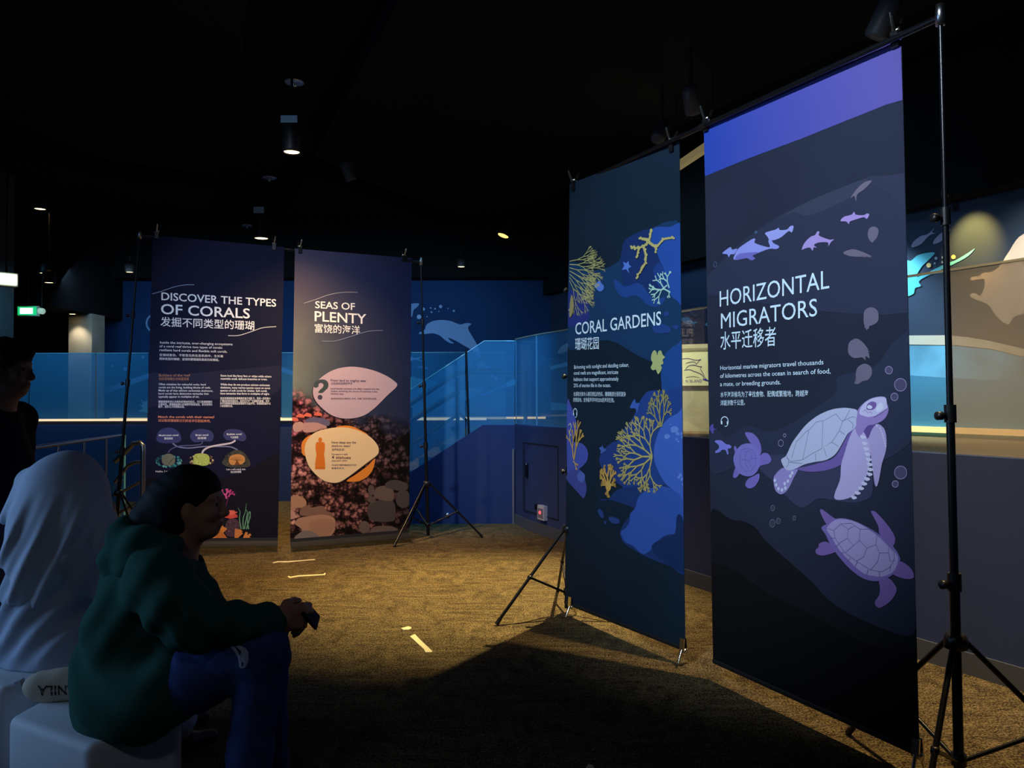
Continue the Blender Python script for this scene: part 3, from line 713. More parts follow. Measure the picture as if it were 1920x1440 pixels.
for px, py, z, lb in ((552, 155, 4.3, 'flat disc sprinkler in the trough, nearest the camera'), (505, 334, 4.2, 'disc sprinkler between the two trough spotlights'), (463, 423, 4.1, 'disc sprinkler left of the lamp above the crossbar'), (494, 410, 4.1, 'disc sprinkler directly above the crossbar lamp')):
    p = at_z(px, py, z); T = thing('sprinkler', lb, 'sprinkler', p, 'ceiling sprinklers')
    b = MB(); b.lathe(p, [(0, .02), (.085, 0), (.085, .006), (.02, .03), (0, .03)], STEEL, 24); b.build('disc', T)
    b = MB(); b.tube([p + V((0, 0, .03)), (p.x, p.y, 4.74)], .012, HOUS); b.lathe(p, [(0, -.04), (.018, -.035), (.02, 0), (0, .005)], STEEL, 12); b.build('pipe', T)
# track heads above the right banners
for px, py, z, lb, t in ((1232, 262, 3.9, 'dark track lamp above the coral gardens banner', (-.5, -.5, -1)), (1300, 214, 3.9, 'dark track lamp above the gap between the right banners', (.3, .6, -1)), (1640, 72, 3.6, 'grey track lamp peeking above the turtle banner', (-.4, .4, -1)), (660, 338, 4.1, 'small dark lamp with a glint right of the ceiling trough', (.4, .3, -1))):
    p = at_z(px, py, z); u = -V(t).normalized(); T = thing('track_lamp', lb, 'track lamp', p, 'track lamps')
    b = MB(); b.lathe(p, [(0, 0), (.06, 0), (.07, .02), (.07, .20), (.05, .24), (0, .24)], mat('track_grey', (70, 72, 76), .5), 20, u); b.build('housing', T)
    b = MB(); q = p + u*.15; b.tube([q, (q.x, q.y, q.z+.2), (q.x, q.y, 4.74)], .014, HOUS); b.build('stem', T)
b = MB(); p, q = at_z(1262, 318, 3.75), at_z(1345, 262, 3.75); d = (q-p).normalized(); b.obox((p+q)/2, (q-p)/2, d.cross(V((0, 0, 1)))*.03, (0, 0, .035), mat('bar_beige', (190, 180, 140), .5, emit=(190, 170, 110), estr=.25))  # beige beam; its emission stands in for light falling on it
for e in (p.lerp(q, .1), p.lerp(q, .9)): b.tube([e, (e.x, e.y, 4.74)], .01, HOUS)
tag(b.build('ceiling_beam'), 'short pale beam with added glow under the ceiling in the gap above the right banners', 'beam')
# exit sign and its neighbours
E0 = at_y(51, 583, 11.4); T = thing('exit_sign', 'glowing green and white exit sign under the dark soffit', 'exit sign', E0)
b = MB(); b.box((E0.x-.15, 11.4, E0.z-.075), (E0.x+.15, 11.46, E0.z+.075), mat('sign_case', (220, 225, 222), .5)); b.tube([(E0.x, 11.43, E0.z+.07), (E0.x, 11.43, 4.74)], .012, HOUS); b.build('case', T)
b = MB(); b.box((E0.x-.135, 11.394, E0.z-.06), (E0.x+.135, 11.4, E0.z+.06), mat('exit_green', (0, 160, 90), emit=(20, 190, 110), estr=1.2)); b.build('green_panel', T)
b = MB(); b.box((E0.x-.10, 11.39, E0.z-.042), (E0.x+.085, 11.394, E0.z+.042), mat('exit_white', (230, 255, 245), emit=(215, 255, 240), estr=2.6)); b.build('white_panel', T)
p = at_y(76, 583, 11.4); T = thing('emergency_lamp', 'small round pale lamp right beside the exit sign', 'lamp', p)
b = MB(); b.lathe(p, [(0, .03), (.03, .02), (.045, 0), (.045, -.05), (0, -.05)], mat('pale_lamp', (190, 220, 205), emit=(190, 230, 205), estr=.5), 16, (0, -1, 0)); b.tube([p + V((0, .03, .03)), (p.x, p.y+.03, 4.74)], .01, HOUS); b.build('body', T)
p = at_y(12, 525, 8.2); T = thing('emergency_light_box', 'bright white emergency light box at the far left edge', 'light box', p)
b = MB(); b.obox(p, V((.05, .05, 0))*1.3, V((.05, -.05, 0))*.9, (0, 0, .07), mat('box_beige', (200, 190, 165), .5)); b.tube([p + V((0, 0, .07)), (p.x, p.y, 4.74)], .01, HOUS); b.build('case', T)
b = MB(); b.obox(p + V((.045, -.045, 0))*1.15, V((.05, .05, 0))*1.1, V((.05, -.05, 0))*.12, (0, 0, .055), mat('box_white', (240, 255, 250), emit=(225, 255, 245), estr=3.0)); b.build('diffuser', T)
# added lamp imitating the golden reflection of a lamp on the mural wall
q = RM.hit(1826, 452); spot('gold_oval_fill', q + RM.n*.42 + V((0, 0, .34)), q, 130, (1.0, 0.52, 0.10), 62, 0.9, 0.02)
p = q + RM.n*.42 + V((0, 0, .36)); T = thing('ceiling_spotlight', 'added drop lamp imitating a golden reflection above the manta ray mural', 'spotlight', p, 'ceiling spotlights')
b = MB(); b.lathe(p, [(.02, .0), (.03, .0), (.03, .07), (0, .08)], HOUS, 14); b.tube([p + V((0, 0, .07)), (p.x, p.y, 4.74)], .006, HOUS); b.build('housing', T)
# ------------------------------------------------------------------ banners
CORN = {1: [(286, 441), (533, 463), (521, 1008), (270, 1010)], 2: [(553, 466), (772, 484), (767, 993), (544, 1011)],
        3: [(1068, 345), (1274, 265), (1285, 1218), (1059, 1129)], 4: [(1320, 234), (1690, 63), (1724, 1414), (1337, 1239)]}
BP = {1: Plane(-2.7721, 7.3139, .3002), 2: Plane(-1.5692, 7.7013, .4294), 3: Plane(.6462, 4.7461, -1.0647), 4: Plane(1.2765, 3.5227, -1.1041)}
def sheet(i, T, mt, hem):
    P = BP[i]; c = [V(P.st(*x)) for x in CORN[i]]; nx, ny = 14, 30; vs = []; uv = []
    for k, o in enumerate((0.0, -.0012)):
        for b_ in range(ny+1):
            v = b_/ny
            for a_ in range(nx+1):
                u = a_/nx; p = c[3].lerp(c[2], u).lerp(c[0].lerp(c[1], u), v); vs.append(P.pt(p, o)); uv.append((u, v))
    n = (nx+1)*(ny+1); fs = []
    for k in (0, 1):
        for b_ in range(ny):
            for a_ in range(nx):
                q = k*n + b_*(nx+1) + a_; f = (q, q+1, q+nx+2, q+nx+1); fs.append(f if k == 0 else f[::-1])
    for b_ in range(ny):
        for q in (b_*(nx+1), b_*(nx+1)+nx): fs.append((q, q+nx+1, n+q+nx+1, n+q))
    for a_ in range(nx):
        for q in (a_, ny*(nx+1)+a_): fs.append((q, q+1, n+q+1, n+q))
    b = MB(); b.add(vs, fs, mt); o = b.build('sheet', T); me = o.data
    l = me.uv_layers.new(name='UVMap')
    for lp in me.loops: l.data[lp.index].uv = uv[lp.vertex_index]
    # hem: the heavy lower end of the sheet, rolled forward at the floor on the left pair
    b = MB(); z0 = [P.pt(c[3], .001), P.pt(c[2], .001)]
    if hem:
        prof = [(0, 0), (.004, -.03), (.018, -.055), (.05, -.068), (.10, -.071)]
    else: prof = [(0, .012), (.004, .006), (.004, -.006), (0, -.012), (-.004, 0), (0, .012)]
    V_ = []
    for e in z0:
        for s_, h in prof: V_.append(e + P.n*s_ + V((0, 0, max(h, .004-e.z))))
    k = len(prof); b.add(V_, [(j, j+1, k+j+1, k+j) for j in range(k-1)], mat('hem_black', (10, 10, 12), .7))
    if hem: b.add([p + V((0, 0, .002)) for p in V_], [(k+j, k+j+1, j+1, j) for j in range(k-1)], mat('hem_black', (10, 10, 12), .7))
    b.build('hem', T)
    def lim(z_):
        t = (z_ - c[3].y)/(c[0].y - c[3].y); t2 = (z_ - c[2].y)/(c[1].y - c[2].y)
        zr = lambda u: (c[0].y + (c[1].y-c[0].y)*u - .001, c[3].y + (c[2].y-c[3].y)*u + .001)
        return c[3].x + (c[0].x-c[3].x)*t + .001, c[2].x + (c[1].x-c[2].x)*t2 - .001, zr
    return P, lim
def base_pt(i):
    p = BP[i].hit(*[(CORN[i][2][k]+CORN[i][3][k])/2 for k in (0, 1)]); return (p.x, p.y, 0.0)
def art(P, lim, base=.0012):
    a = Art(P, base); a.lim = lim; return a
def headphones(a, x, y, r, c, k=1.0):
    a.line([(x-r*k, y+r*.9), (x-r*k*1.05, y), (x-r*.75*k, y-r*.8), (x, y-r*1.15), (x+r*.75*k, y-r*.8), (x+r*k*1.05, y), (x+r*k, y+r*.9)], 1.6, c)
    for q in (-1, 1): a.line([(x+q*r*k*.85, y+r*.1), (x+q*r*k*.85, y+r*1.0)], 3.2*k, c, False)
    a.line([(x+r*k, y+r), (x+r*.6*k, y+r*1.5), (x, y+r*1.55)], 1.2, c)

def grad_mat(name, c0, c1, x0, x1):
    """print colour across the sheet, with blue light on one side mixed in"""
    mt = mat(name, c0, .75, spec=.15); nt = mt.node_tree; N = nt.nodes.new; K = nt.links.new
    tc = N('ShaderNodeTexCoord'); sp_ = N('ShaderNodeSeparateXYZ'); K(tc.outputs['Object'], sp_.inputs[0])
    mr = N('ShaderNodeMapRange'); mr.inputs[1].default_value = x0; mr.inputs[2].default_value = x1; K(sp_.outputs[0], mr.inputs[0])
    rp = N('ShaderNodeValToRGB'); K(mr.outputs[0], rp.inputs[0]); rp.color_ramp.elements[0].color = lin(c0) + (1,); rp.color_ramp.elements[1].color = lin(c1) + (1,)
    K(rp.outputs[0], nt.nodes['Principled BSDF'].inputs['Base Color']); return mt
# ---- banner 1 : types of corals
WT = (236, 238, 244)
T = thing('hanging_banner', 'navy banner headed DISCOVER THE TYPES OF CORALS, hanging from the left stand', 'banner', base_pt(1))
P, lim = sheet(1, T, mat('print_navy', (17, 20, 47), .75, spec=.15, noise=(.7, .12)), True)
z = zz(270, 680, 4); a = art(P, lim)
a.poly(z((-40, 95), (300, 85), (620, 55), (850, 38), (1060, 28), (1060, 150), (900, 260), (420, 275), (200, 300), (-40, 330)), (30, 32, 58))
a.poly(z((-40, 900), (300, 880), (700, 840), (1060, 700), (1060, 1320), (-40, 1320)), (19, 17, 29))
a.build('background_print', T)
a = art(P, lim, .0020)
OV = (58, 62, 108)
a.poly(z((92, 570), (115, 510), (180, 487), (245, 505), (278, 555), (265, 595), (200, 605), (120, 600)), OV)
a.poly(z((346, 545), (375, 508), (435, 497), (500, 512), (523, 550), (505, 590), (450, 590), (385, 597), (352, 575)), OV)
a.poly(z((594, 540), (620, 505), (680, 498), (740, 515), (768, 560), (745, 590), (690, 580), (620, 580)), OV)
a.build_each('bubble_print', T); a = art(P, lim, .0026)
a.line(z((215, 605), (260, 632), (340, 640), (440, 630), (560, 628), (650, 632), (702, 655)), 2.2, (120, 122, 160))
a.line(z((440, 590), (425, 612), (360, 620), (270, 625), (210, 645), (180, 675)), 1.8, (84, 88, 130))
a.line(z((686, 582), (650, 603), (560, 618), (490, 633), (450, 655), (435, 680)), 3.0, (206, 196, 206))
z1 = zz(270, 420, 4.5)
a.line(z1((70, 590), (140, 570), (260, 530), (350, 514), (425, 514)), .9, (150, 160, 190)); a.line(z1((710, 942), (800, 940), (900, 910), (1000, 876), (1115, 866)), 1.2, (190, 190, 200))
a.build('line_print', T)
a = art(P, lim, .0020); r = random.Random(3)
def blobs(cx, cy, rx, ry, n, cols, s0, s1):
    a.step = .00001
    for i in range(n):
        t = r.uniform(0, 6.28); k = r.uniform(.55, 1)**.5; x = cx + math.cos(t)*rx*k; y = cy + math.sin(t)*ry*k; q = r.uniform(s0, s1)
        a.poly([(x + math.cos(u)*q*r.uniform(.6, 1.2), y + math.sin(u)*q*r.uniform(.6, 1.2)) for u in (0, 1.05, 2.1, 3.14, 4.2, 5.2)], r.choice(cols))
    a.step = .00004
blobs(270+185/4, 680+738/4, 24, 11, 90, [(60, 140, 150), (36, 96, 104), (20, 60, 66), (110, 176, 176)], 1.2, 3.0)
a.poly(z((135, 745), (140, 700), (185, 682), (225, 700), (232, 745), (205, 770), (160, 768)), (112, 116, 100)); a.line(z((185, 760), (200, 740), (225, 715)), .8, (50, 54, 46))
blobs(270+432/4, 680+728/4, 25, 10, 70, [(150, 128, 92), (84, 62, 50), (40, 30, 28), (196, 176, 140)], 1.0, 2.6)
a.poly(z((370, 735), (380, 690), (430, 680), (480, 692), (492, 730), (480, 765), (420, 775), (378, 768)), (176, 190, 96)); blobs(270+430/4, 680+728/4, 12, 9, 40, [(206, 216, 130), (150, 166, 74), (190, 204, 110)], .8, 1.8)
a.poly(z((586, 755), (610, 710), (660, 665), (710, 655), (760, 685), (795, 745), (790, 778), (740, 786), (640, 785)), (66, 66, 60)); blobs(270+690/4, 680+725/4, 22, 13, 70, [(54, 54, 50), (86, 86, 78), (44, 46, 42)], 1.0, 2.4)
a.poly(z((636, 735), (650, 700), (700, 686), (745, 698), (758, 730), (735, 760), (690, 768), (650, 762)), (200, 140, 78))
for t in range(0, 180, 18):
    u = math.radians(t); a.line([(270+696/4, 680+735/4), (270+696/4+math.cos(u)*13, 680+735/4-math.sin(u)*9)], .6, (140, 90, 46), False)
a.poly(z((678, 768), (697, 728), (722, 766)), (120, 74, 40), False); a.build('coral_print', T)
a = art(P, lim, .0020); zb = zz(380, 820, 7.2)
def leafy(cx, cy, L, n, a0, a1, c, w): 
    for i in range(n):
        t = math.radians(a0 + (a1-a0)*i/(n-1)); l = L*r.uniform(.8, 1.1)
        a.line([(cx, cy), (cx+math.cos(t)*l*.5, cy-math.sin(t)*l*.6), (cx+math.cos(t)*l, cy-math.sin(t)*l)], w*.5, c, True, w)
a.fan(425, 935, 105, 7, 3.0, 3, (224, 92, 158), 40); a.fan(428, 932, 60, 6, 2.6, 3, (206, 70, 140), 44); a.line([(428, 934), (424, 948), (425, 962)], 1.2, (120, 40, 90))
a.poly(zb((330, 1130), (300, 1250), (330, 1330), (450, 1330), (500, 1200), (470, 1120), (400, 1090)), (84, 58, 68)); blobs(434, 988, 10, 10, 40, [(110, 74, 84), (60, 42, 52), (92, 80, 96)], 1.0, 2.2)
leafy(433, 972, 14, 11, 15, 165, (222, 84, 72), 2.6); leafy(434, 966, 11, 8, 30, 150, (236, 112, 92), 2.2)
for x0, x1, x2, y2 in ((452, 449, 446, 952), (456, 456, 462, 944), (458, 462, 461, 955), (462, 468, 466, 960), (466, 464, 470, 972)):
    a.line([(x0, 992), (x1, 972), (x1+(x2-x1)*.3+2, 960), (x2, y2)], 2.0, (110, 160, 124), True, .5)
leafy(409, 1012, 26, 9, 55, 130, (226, 136, 62), 4.2); a.poly(zb((60, 1340), (120, 1250), (220, 1240), (310, 1330), (330, 1420), (60, 1420)), (206, 118, 52)); leafy(403, 1010, 18, 6, 75, 140, (236, 152, 78), 3.6)
leafy(441, 1014, 23, 5, 50, 85, (216, 130, 66), 4.6); leafy(455, 1015, 19, 4, 30, 65, (226, 140, 74), 4.4)
leafy(388, 1012, 16, 6, 60, 150, (70, 96, 104), 3.0); a.poly(zb((-60, 1440), (-20, 1340), (40, 1300), (90, 1360), (110, 1440)), (74, 82, 88)); a.poly(zb((330, 1420), (420, 1360), (560, 1390), (660, 1370), (660, 1425)), (120, 72, 50))
a.build('reef_print', T)
L = Lettering(P)
L.put('DISCOVER THE TYPES', (302.7, 562.4), (517.8, 575), 14.0, WT, .012); L.put('OF CORALS', (301.8, 588.4), (468.4, 597), 18.4, WT, .012)
L.put('发掘不同类型的珊瑚', (301, 610), (476.7, 617.6), 15.2, WT, .006, True); L.build('title_lettering', T)
L = Lettering(P); B_ = (206, 212, 228); O_ = (150, 110, 92); OR = (222, 140, 112)
def rows(L, z, rows_, c, h, bold=.008, cjk=False):
    for t, (x0, y0), (x1, y1) in rows_:
        l, r_ = z((x0, y0), (x1, y1)); L.put(t, l, r_, h, c, bold, cjk)
rows(L, z1, [('Inside the intricate, ever-changing ecosystems', (135, 1008), (747, 1024)), ('of a coral reef thrive two types of corals:', (131, 1040), (662, 1053)), ('resilient hard corals and flexible soft corals.', (131, 1072), (703, 1086))], B_, 4.2)
rows(L, z1, [('在错综复杂、不断变化的生态系统中，生长着', (131, 1113), (668, 1124)), ('两种类型的珊瑚：坚韧的硬珊瑚和柔软的软珊瑚。', (131, 1146), (633, 1156))], B_, 4.2, .006, True)
rows(L, z, [('Builders of the reef', (112, 104), (347, 103))], O_, 4.6, .012); rows(L, z, [('构筑珊瑚礁生命的建造者', (112, 131), (337, 131))], O_, 4.8, .005, True)
rows(L, z, [('Often mistaken for colourful rocks, hard', (111, 168), (463, 171)), ('corals are the living, building blocks of reefs.', (111, 192), (500, 194)), ('Made up of tiny calcium carbonate skeletons,', (110, 215), (517, 218)), ('hard corals have distinctive tentacles that', (109, 239), (485, 240)), ('typically appear in multiples of six.', (109, 262), (415, 262))], B_, 3.6)
rows(L, z, [('硬珊瑚常被误认为是色彩缤纷的岩石，它们是珊瑚礁的', (108, 300), (512, 301)), ('主要构件。硬珊瑚由微小的碳酸钙骨架组成，具有独特的', (108, 320), (512, 321)), ('触手，通常以六的倍数出现。', (107, 337), (305, 338))], B_, 3.9, .006, True)
rows(L, z, [('Some look like fancy fans or whips while others', (575, 104), (955, 111)), ('resemble small, delicate branches or trees.', (575, 127), (925, 132)), ('While they do not produce calcium carbonate', (574, 170), (943, 176)), ('skeletons, many marine species count on some', (574, 193), (946, 198)), ('species of soft corals for shelter. Soft corals', (573, 216), (922, 219)), ('have tentacles that form in multiples of eight.', (573, 238), (941, 241))], WT, 3.7, .012)
rows(L, z, [('有些软珊瑚看起来像精美的扇子或鞭子，而另一些则像小', (572, 275), (950, 276)), ('巧精致的树枝或树木。虽然它们不产生碳酸钙骨骼，但许', (571, 295), (940, 296)), ('多海洋物种依靠某些软珊瑚作为庇护所。软珊瑚的触手以', (570, 313), (950, 314)), ('八的倍数形成。', (570, 332), (666, 332))], WT, 4.0, .005, True)
rows(L, z, [('Match the corals with their names!', (106, 414), (527, 416))], OR, 4.2, .012); rows(L, z, [('试试看把珊瑚和它们的名字匹配起来吧。', (106, 442), (500, 446))], OR, 4.6, .005, True)
rows(L, z, [('Mushroom coral', (112, 551), (257, 549)), ('Brain coral', (387, 549), (482, 548)), ('Bubble coral', (622, 543), (733, 541)), ('Hello, I am', (88, 822), (193, 820)), ('I am a soft coral, too.', (617, 806), (762, 804))], WT, 3.2, .012)
rows(L, z, [('蘑菇珊瑚', (152, 575), (215, 575)), ('脑珊瑚', (402, 573), (466, 572)), ('气泡珊瑚', (647, 568), (706, 566)), ('我也是软珊瑚', (650, 827), (728, 825))], WT, 3.6, .005, True)
L.build('body_lettering', T)

# ---- banner 2 : seas of plenty, a reef photograph printed on the sheet
def reef_mat():
    mt = bpy.data.materials.new('print_reef_photo'); mt.use_nodes = True; nt = mt.node_tree; N = nt.nodes.new; K = nt.links.new; b = nt.nodes['Principled BSDF']
    b.inputs['Roughness'].default_value = .75; b.inputs['Specular IOR Level'].default_value = .15
    uv = N('ShaderNodeUVMap'); sep = N('ShaderNodeSeparateXYZ'); K(uv.outputs[0], sep.inputs[0])
    mp = N('ShaderNodeMapping'); mp.inputs['Scale'].default_value = (1.15, 2.75, 1); K(uv.outputs[0], mp.inputs[0])
    def noise(s, d=3):
        n = N('ShaderNodeTexNoise'); n.inputs['Scale'].default_value = s; n.inputs['Detail'].default_value = d; K(mp.outputs[0], n.inputs['Vector']); return n.outputs['Fac']
    def mth(op, x, y, cl=False):
        q = N('ShaderNodeMath'); q.operation = op; q.use_clamp = cl
        for i, v in enumerate((x, y)):
            if isinstance(v, (int, float)): q.inputs[i].default_value = v
            else: K(v, q.inputs[i])
        return q.outputs[0]
    def ramp(f, st):
        q = N('ShaderNodeValToRGB'); K(f, q.inputs[0]); e = q.color_ramp.elements
        while len(e) > 1: e.remove(e[0])
        e[0].position = st[0][0]; e[0].color = lin(st[0][1]) + (1,)
        for p_, c_ in st[1:]: e.new(p_).color = lin(c_) + (1,)
        return q.outputs[0]
    def mix(f, A, B, mode='MIX'):
        q = N('ShaderNodeMix'); q.data_type = 'RGBA'; q.blend_type = mode
        if isinstance(f, float): q.inputs[0].default_value = f
        else: K(f, q.inputs[0])
        K(A, q.inputs[6]); K(B, q.inputs[7]); return q.outputs[2]
    u, v = sep.outputs[0], sep.outputs[1]
    lit_mist = ramp(mth('ADD', u, mth('MULTIPLY', mth('SUBTRACT', noise(2.2), .5), .35)), [(0, (118, 124, 116)), (.22, (82, 90, 98)), (.5, (50, 58, 84)), (1, (28, 38, 72))])  # print tones, with lamp brightness towards the left mixed into the ramps
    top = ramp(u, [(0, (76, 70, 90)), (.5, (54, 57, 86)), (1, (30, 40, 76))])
    sky = mix(mth('MULTIPLY', mth('SUBTRACT', v, .55), 3.2, True), lit_mist, top)
    vo = N('ShaderNodeTexVoronoi'); vo.inputs['Scale'].default_value = 15; K(mp.outputs[0], vo.inputs['Vector'])
    vo2 = N('ShaderNodeTexVoronoi'); vo2.inputs['Scale'].default_value = 38; K(mp.outputs[0], vo2.inputs['Vector'])
    dd = mth('ADD', mth('MULTIPLY', vo.outputs['Distance'], .7), mth('MULTIPLY', vo2.outputs['Distance'], .5))
    bump = ramp(dd, [(.14, (255, 250, 245)), (.40, (214, 204, 200)), (.60, (96, 84, 86)), (.80, (26, 20, 24))])
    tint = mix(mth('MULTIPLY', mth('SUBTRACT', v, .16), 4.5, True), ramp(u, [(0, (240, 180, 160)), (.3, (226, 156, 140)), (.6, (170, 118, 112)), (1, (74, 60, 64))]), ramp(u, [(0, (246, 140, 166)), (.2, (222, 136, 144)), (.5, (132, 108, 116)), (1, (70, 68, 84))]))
    pat = ramp(noise(4.5, 2), [(.34, (110, 100, 104)), (.5, (255, 255, 255))])
    reef = mix(1.0, mix(1.0, bump, tint, 'MULTIPLY'), pat, 'MULTIPLY')
    edge = mth('MULTIPLY', mth('SUBTRACT', mth('ADD', mth('SUBTRACT', .53, mth('MULTIPLY', u, .14)), mth('MULTIPLY', mth('SUBTRACT', noise(5), .5), .16)), v), 16, True)
    K(mix(edge, sky, reef), b.inputs['Base Color']); return mt
T = thing('hanging_banner', 'reef photograph banner headed SEAS OF PLENTY with two leaf shaped panels', 'banner', base_pt(2))
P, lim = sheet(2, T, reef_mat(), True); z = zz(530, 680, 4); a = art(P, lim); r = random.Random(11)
R1, R2, R3 = (176, 130, 100), (132, 96, 78), (84, 66, 58)
a.poly(z((50, 1080), (60, 1010), (100, 995), (150, 1010), (178, 1045), (165, 1085), (110, 1090), (60, 1110)), R1)
a.poly(z((130, 1140), (140, 1090), (200, 1065), (215, 1085), (300, 1075), (325, 1110), (370, 1130), (350, 1165), (250, 1150), (180, 1150)), R2)
a.poly(z((95, 1210), (115, 1170), (200, 1150), (300, 1140), (380, 1160), (395, 1210), (370, 1290), (290, 1310), (200, 1290), (120, 1230)), R1)
a.poly(z((200, 1230), (215, 1190), (290, 1170), (370, 1180), (385, 1230), (340, 1290), (250, 1300)), (166, 120, 92))
a.poly(z((90, 1320), (130, 1275), (190, 1258), (245, 1280), (275, 1320), (200, 1330)), (128, 112, 104))
a.poly(z((50, 1170), (55, 1110), (90, 1120), (92, 1165)), (190, 140, 120))
for pl in (((640, 1150), (645, 1070), (680, 1040), (800, 1030), (840, 1060), (845, 1150), (820, 1190), (690, 1190)), ((690, 960), (720, 930), (790, 925), (830, 960), (830, 1030), (770, 1035), (690, 1010)), ((770, 930), (790, 890), (860, 880), (930, 910), (935, 950), (860, 960)), ((850, 1000), (880, 960), (940, 970), (950, 1060), (900, 1090), (855, 1060)), ((575, 1250), (585, 1200), (620, 1188), (650, 1215), (645, 1270), (600, 1280)), ((650, 1270), (690, 1230), (800, 1225), (860, 1250), (840, 1300), (660, 1300)), ((640, 960), (650, 920), (680, 930), (690, 970), (660, 1000)), ((640, 1040), (645, 1000), (690, 1015), (690, 1050))):
    a.poly(z(*pl), r.choice([(92, 78, 72), (76, 66, 62), (104, 86, 76)]))
a.poly(z((75, 480), (95, 450), (140, 445), (165, 470), (140, 510), (90, 520)), (196, 150, 140)); a.poly(z((150, 480), (180, 450), (260, 446), (310, 460), (330, 490), (280, 500), (230, 520), (160, 520)), (190, 146, 136))
a.poly(z((165, 440), (200, 415), (270, 412), (340, 430), (355, 460), (330, 475), (260, 450), (200, 448)), (104, 96, 124))
for x, y in ((130, 398), (185, 392), (262, 385), (85, 425)): a.poly(z((x-30, y+8), (x-5, y-16), (x+28, y-4), (x+30, y+14), (x-5, y+12)), (226, 110, 88))
a.build_each('boulder_print', T)
a = art(P, lim, .0028); DS = (56, 66, 84); LV = (192, 168, 184)
leafA = z((228, 235), (235, 175), (290, 110), (380, 55), (480, 32), (570, 34), (680, 58), (780, 100), (845, 145), (858, 165), (845, 190), (780, 250), (700, 330), (620, 390), (540, 415), (450, 418), (370, 395), (300, 345), (250, 290))
a.poly([(x-1.6, y+1.0) for x, y in leafA], (40, 36, 44)); a.poly(leafA, LV)
a.poly(z((234, 180), (240, 150), (275, 128), (315, 128), (340, 150), (340, 185), (318, 210), (298, 226), (268, 226), (275, 208), (300, 185), (305, 165), (290, 153), (270, 160), (268, 178), (250, 188)), (64, 76, 82)); a.poly(circle(530+280/4, 680+260/4, 4.6, 4.6), (70, 66, 84), False)
OG = (232, 138, 52)
a.poly(z((140, 640), (150, 590), (185, 555), (230, 535), (300, 520), (300, 700), (165, 700)), OG)
a.poly(z((400, 485), (460, 472), (520, 478), (580, 505), (640, 545), (560, 560), (440, 520)), OG)
a.poly(z((480, 885), (560, 830), (640, 770), (690, 720), (680, 790), (640, 850), (580, 885), (530, 893)), OG)
leafB = z((164, 650), (185, 580), (240, 525), (320, 498), (420, 485), (500, 490), (580, 515), (660, 560), (708, 615), (720, 655), (710, 690), (660, 730), (580, 790), (500, 850), (430, 893), (370, 900), (300, 880), (230, 820), (185, 750))
a.poly([(x+1.6, y+1.2) for x, y in leafB], (60, 40, 34)); a.poly(leafB, (238, 206, 158)); a.build('leaf_print', T)
a = art(P, lim, .0036); OS = (222, 120, 40)
a.poly(z((243, 800), (243, 742), (318, 742), (318, 800)), OS, False); a.poly(z((250, 742), (252, 690), (246, 640), (250, 605), (262, 595), (300, 595), (314, 606), (316, 640), (310, 690), (312, 742)), OS); a.poly(circle(530+281/4, 680+578/4, 3.6, 4.6), OS, False); a.line(z((243, 788), (318, 788)), .5, (160, 84, 30), False); a.build('statue_print', T)
L = Lettering(P, .0042); z2_ = zz(530, 440, 4.8)
L.put('SEAS OF', *z2_((292, 661), (650, 678)), 12.8, WT, .012); L.put('PLENTY', *z2_((287, 777), (752, 803)), 18.2, WT, .012); L.put('富饶的海洋', *z2_((287, 874), (695, 892)), 14.4, WT, .006, True)
L.build('title_lettering', T)
a = art(P, lim, .0028); a.line(z2_((190, 618), (300, 582), (420, 540), (550, 519), (675, 519)), .9, (170, 168, 180)); a.line(z2_((350, 958), (470, 957), (600, 920), (760, 872), (900, 862)), .9, (140, 150, 178)); a.build('curve_print', T)
L = Lettering(P, .0042); Dk = (62, 50, 84)
rows(L, z, [('From land to mighty seas', (360, 141), (624, 144)), ('How deep are the', (366, 606), (550, 606)), ('shallow seas?', (366, 632), (508, 632))], Dk, 4.2, .012)
rows(L, z, [('从陆地到浩瀚的海洋', (362, 164), (522, 164)), ('浅海有多深？', (366, 660), (466, 660))], Dk, 4.0, .004, True)
rows(L, z, [('Land-based nutrients are often washed into the', (360, 200), (723, 204)), ('oceans, enriching the source of nutrients in the', (360, 219), (708, 223)), ('shallow seas.', (360, 238), (460, 240)), ('Compare it with', (366, 693), (486, 693)), ('atop each other.', (366, 741), (486, 740))], Dk, 3.2)
rows(L, z, [('4 statues', (366, 720), (510, 722))], (84, 44, 50), 5.4, .012)
rows(L, z, [('来自陆地的养分常被冲入海洋，丰富了浅海的养分来源。', (360, 275), (705, 276)), ('可以将四个雕像堆叠起来进行比较', (366, 774), (552, 773)), ('看看有多深。', (366, 797), (465, 797))], Dk, 3.0, .004, True)
L.build('body_lettering', T)

# ---- banner 3 : coral gardens
T = thing('hanging_banner', 'dark teal banner headed CORAL GARDENS with yellow branching corals', 'banner', base_pt(3))
P, lim = sheet(3, T, mat('print_teal', (18, 36, 52), .75, spec=.15, noise=(.8, .25)), False)
z5_ = zz(1040, 300, 4); z6 = zz(1040, 640, 4.8); z7 = zz(960, 900, 4.2342); a = art(P, lim)
a.poly(z5_((80, 800), (300, 830), (480, 760), (560, 620), (980, 500), (980, 1500), (700, 1500), (400, 1350), (80, 1400)), (22, 56, 92))
a.poly(z5_((497, 740), (505, 680), (525, 606), (620, 545), (740, 510), (860, 503), (980, 515), (990, 1085), (900, 1045), (850, 980), (560, 1000), (510, 900)), (24, 48, 100))
a.poly(z5_((740, 513), (860, 503), (980, 515), (990, 1085), (920, 1055), (870, 1010), (830, 900), (800, 780), (765, 690), (720, 610)), (38, 78, 158))
a.poly(z5_((740, 830), (760, 790), (800, 770), (830, 860), (820, 960), (770, 930)), (30, 62, 128))
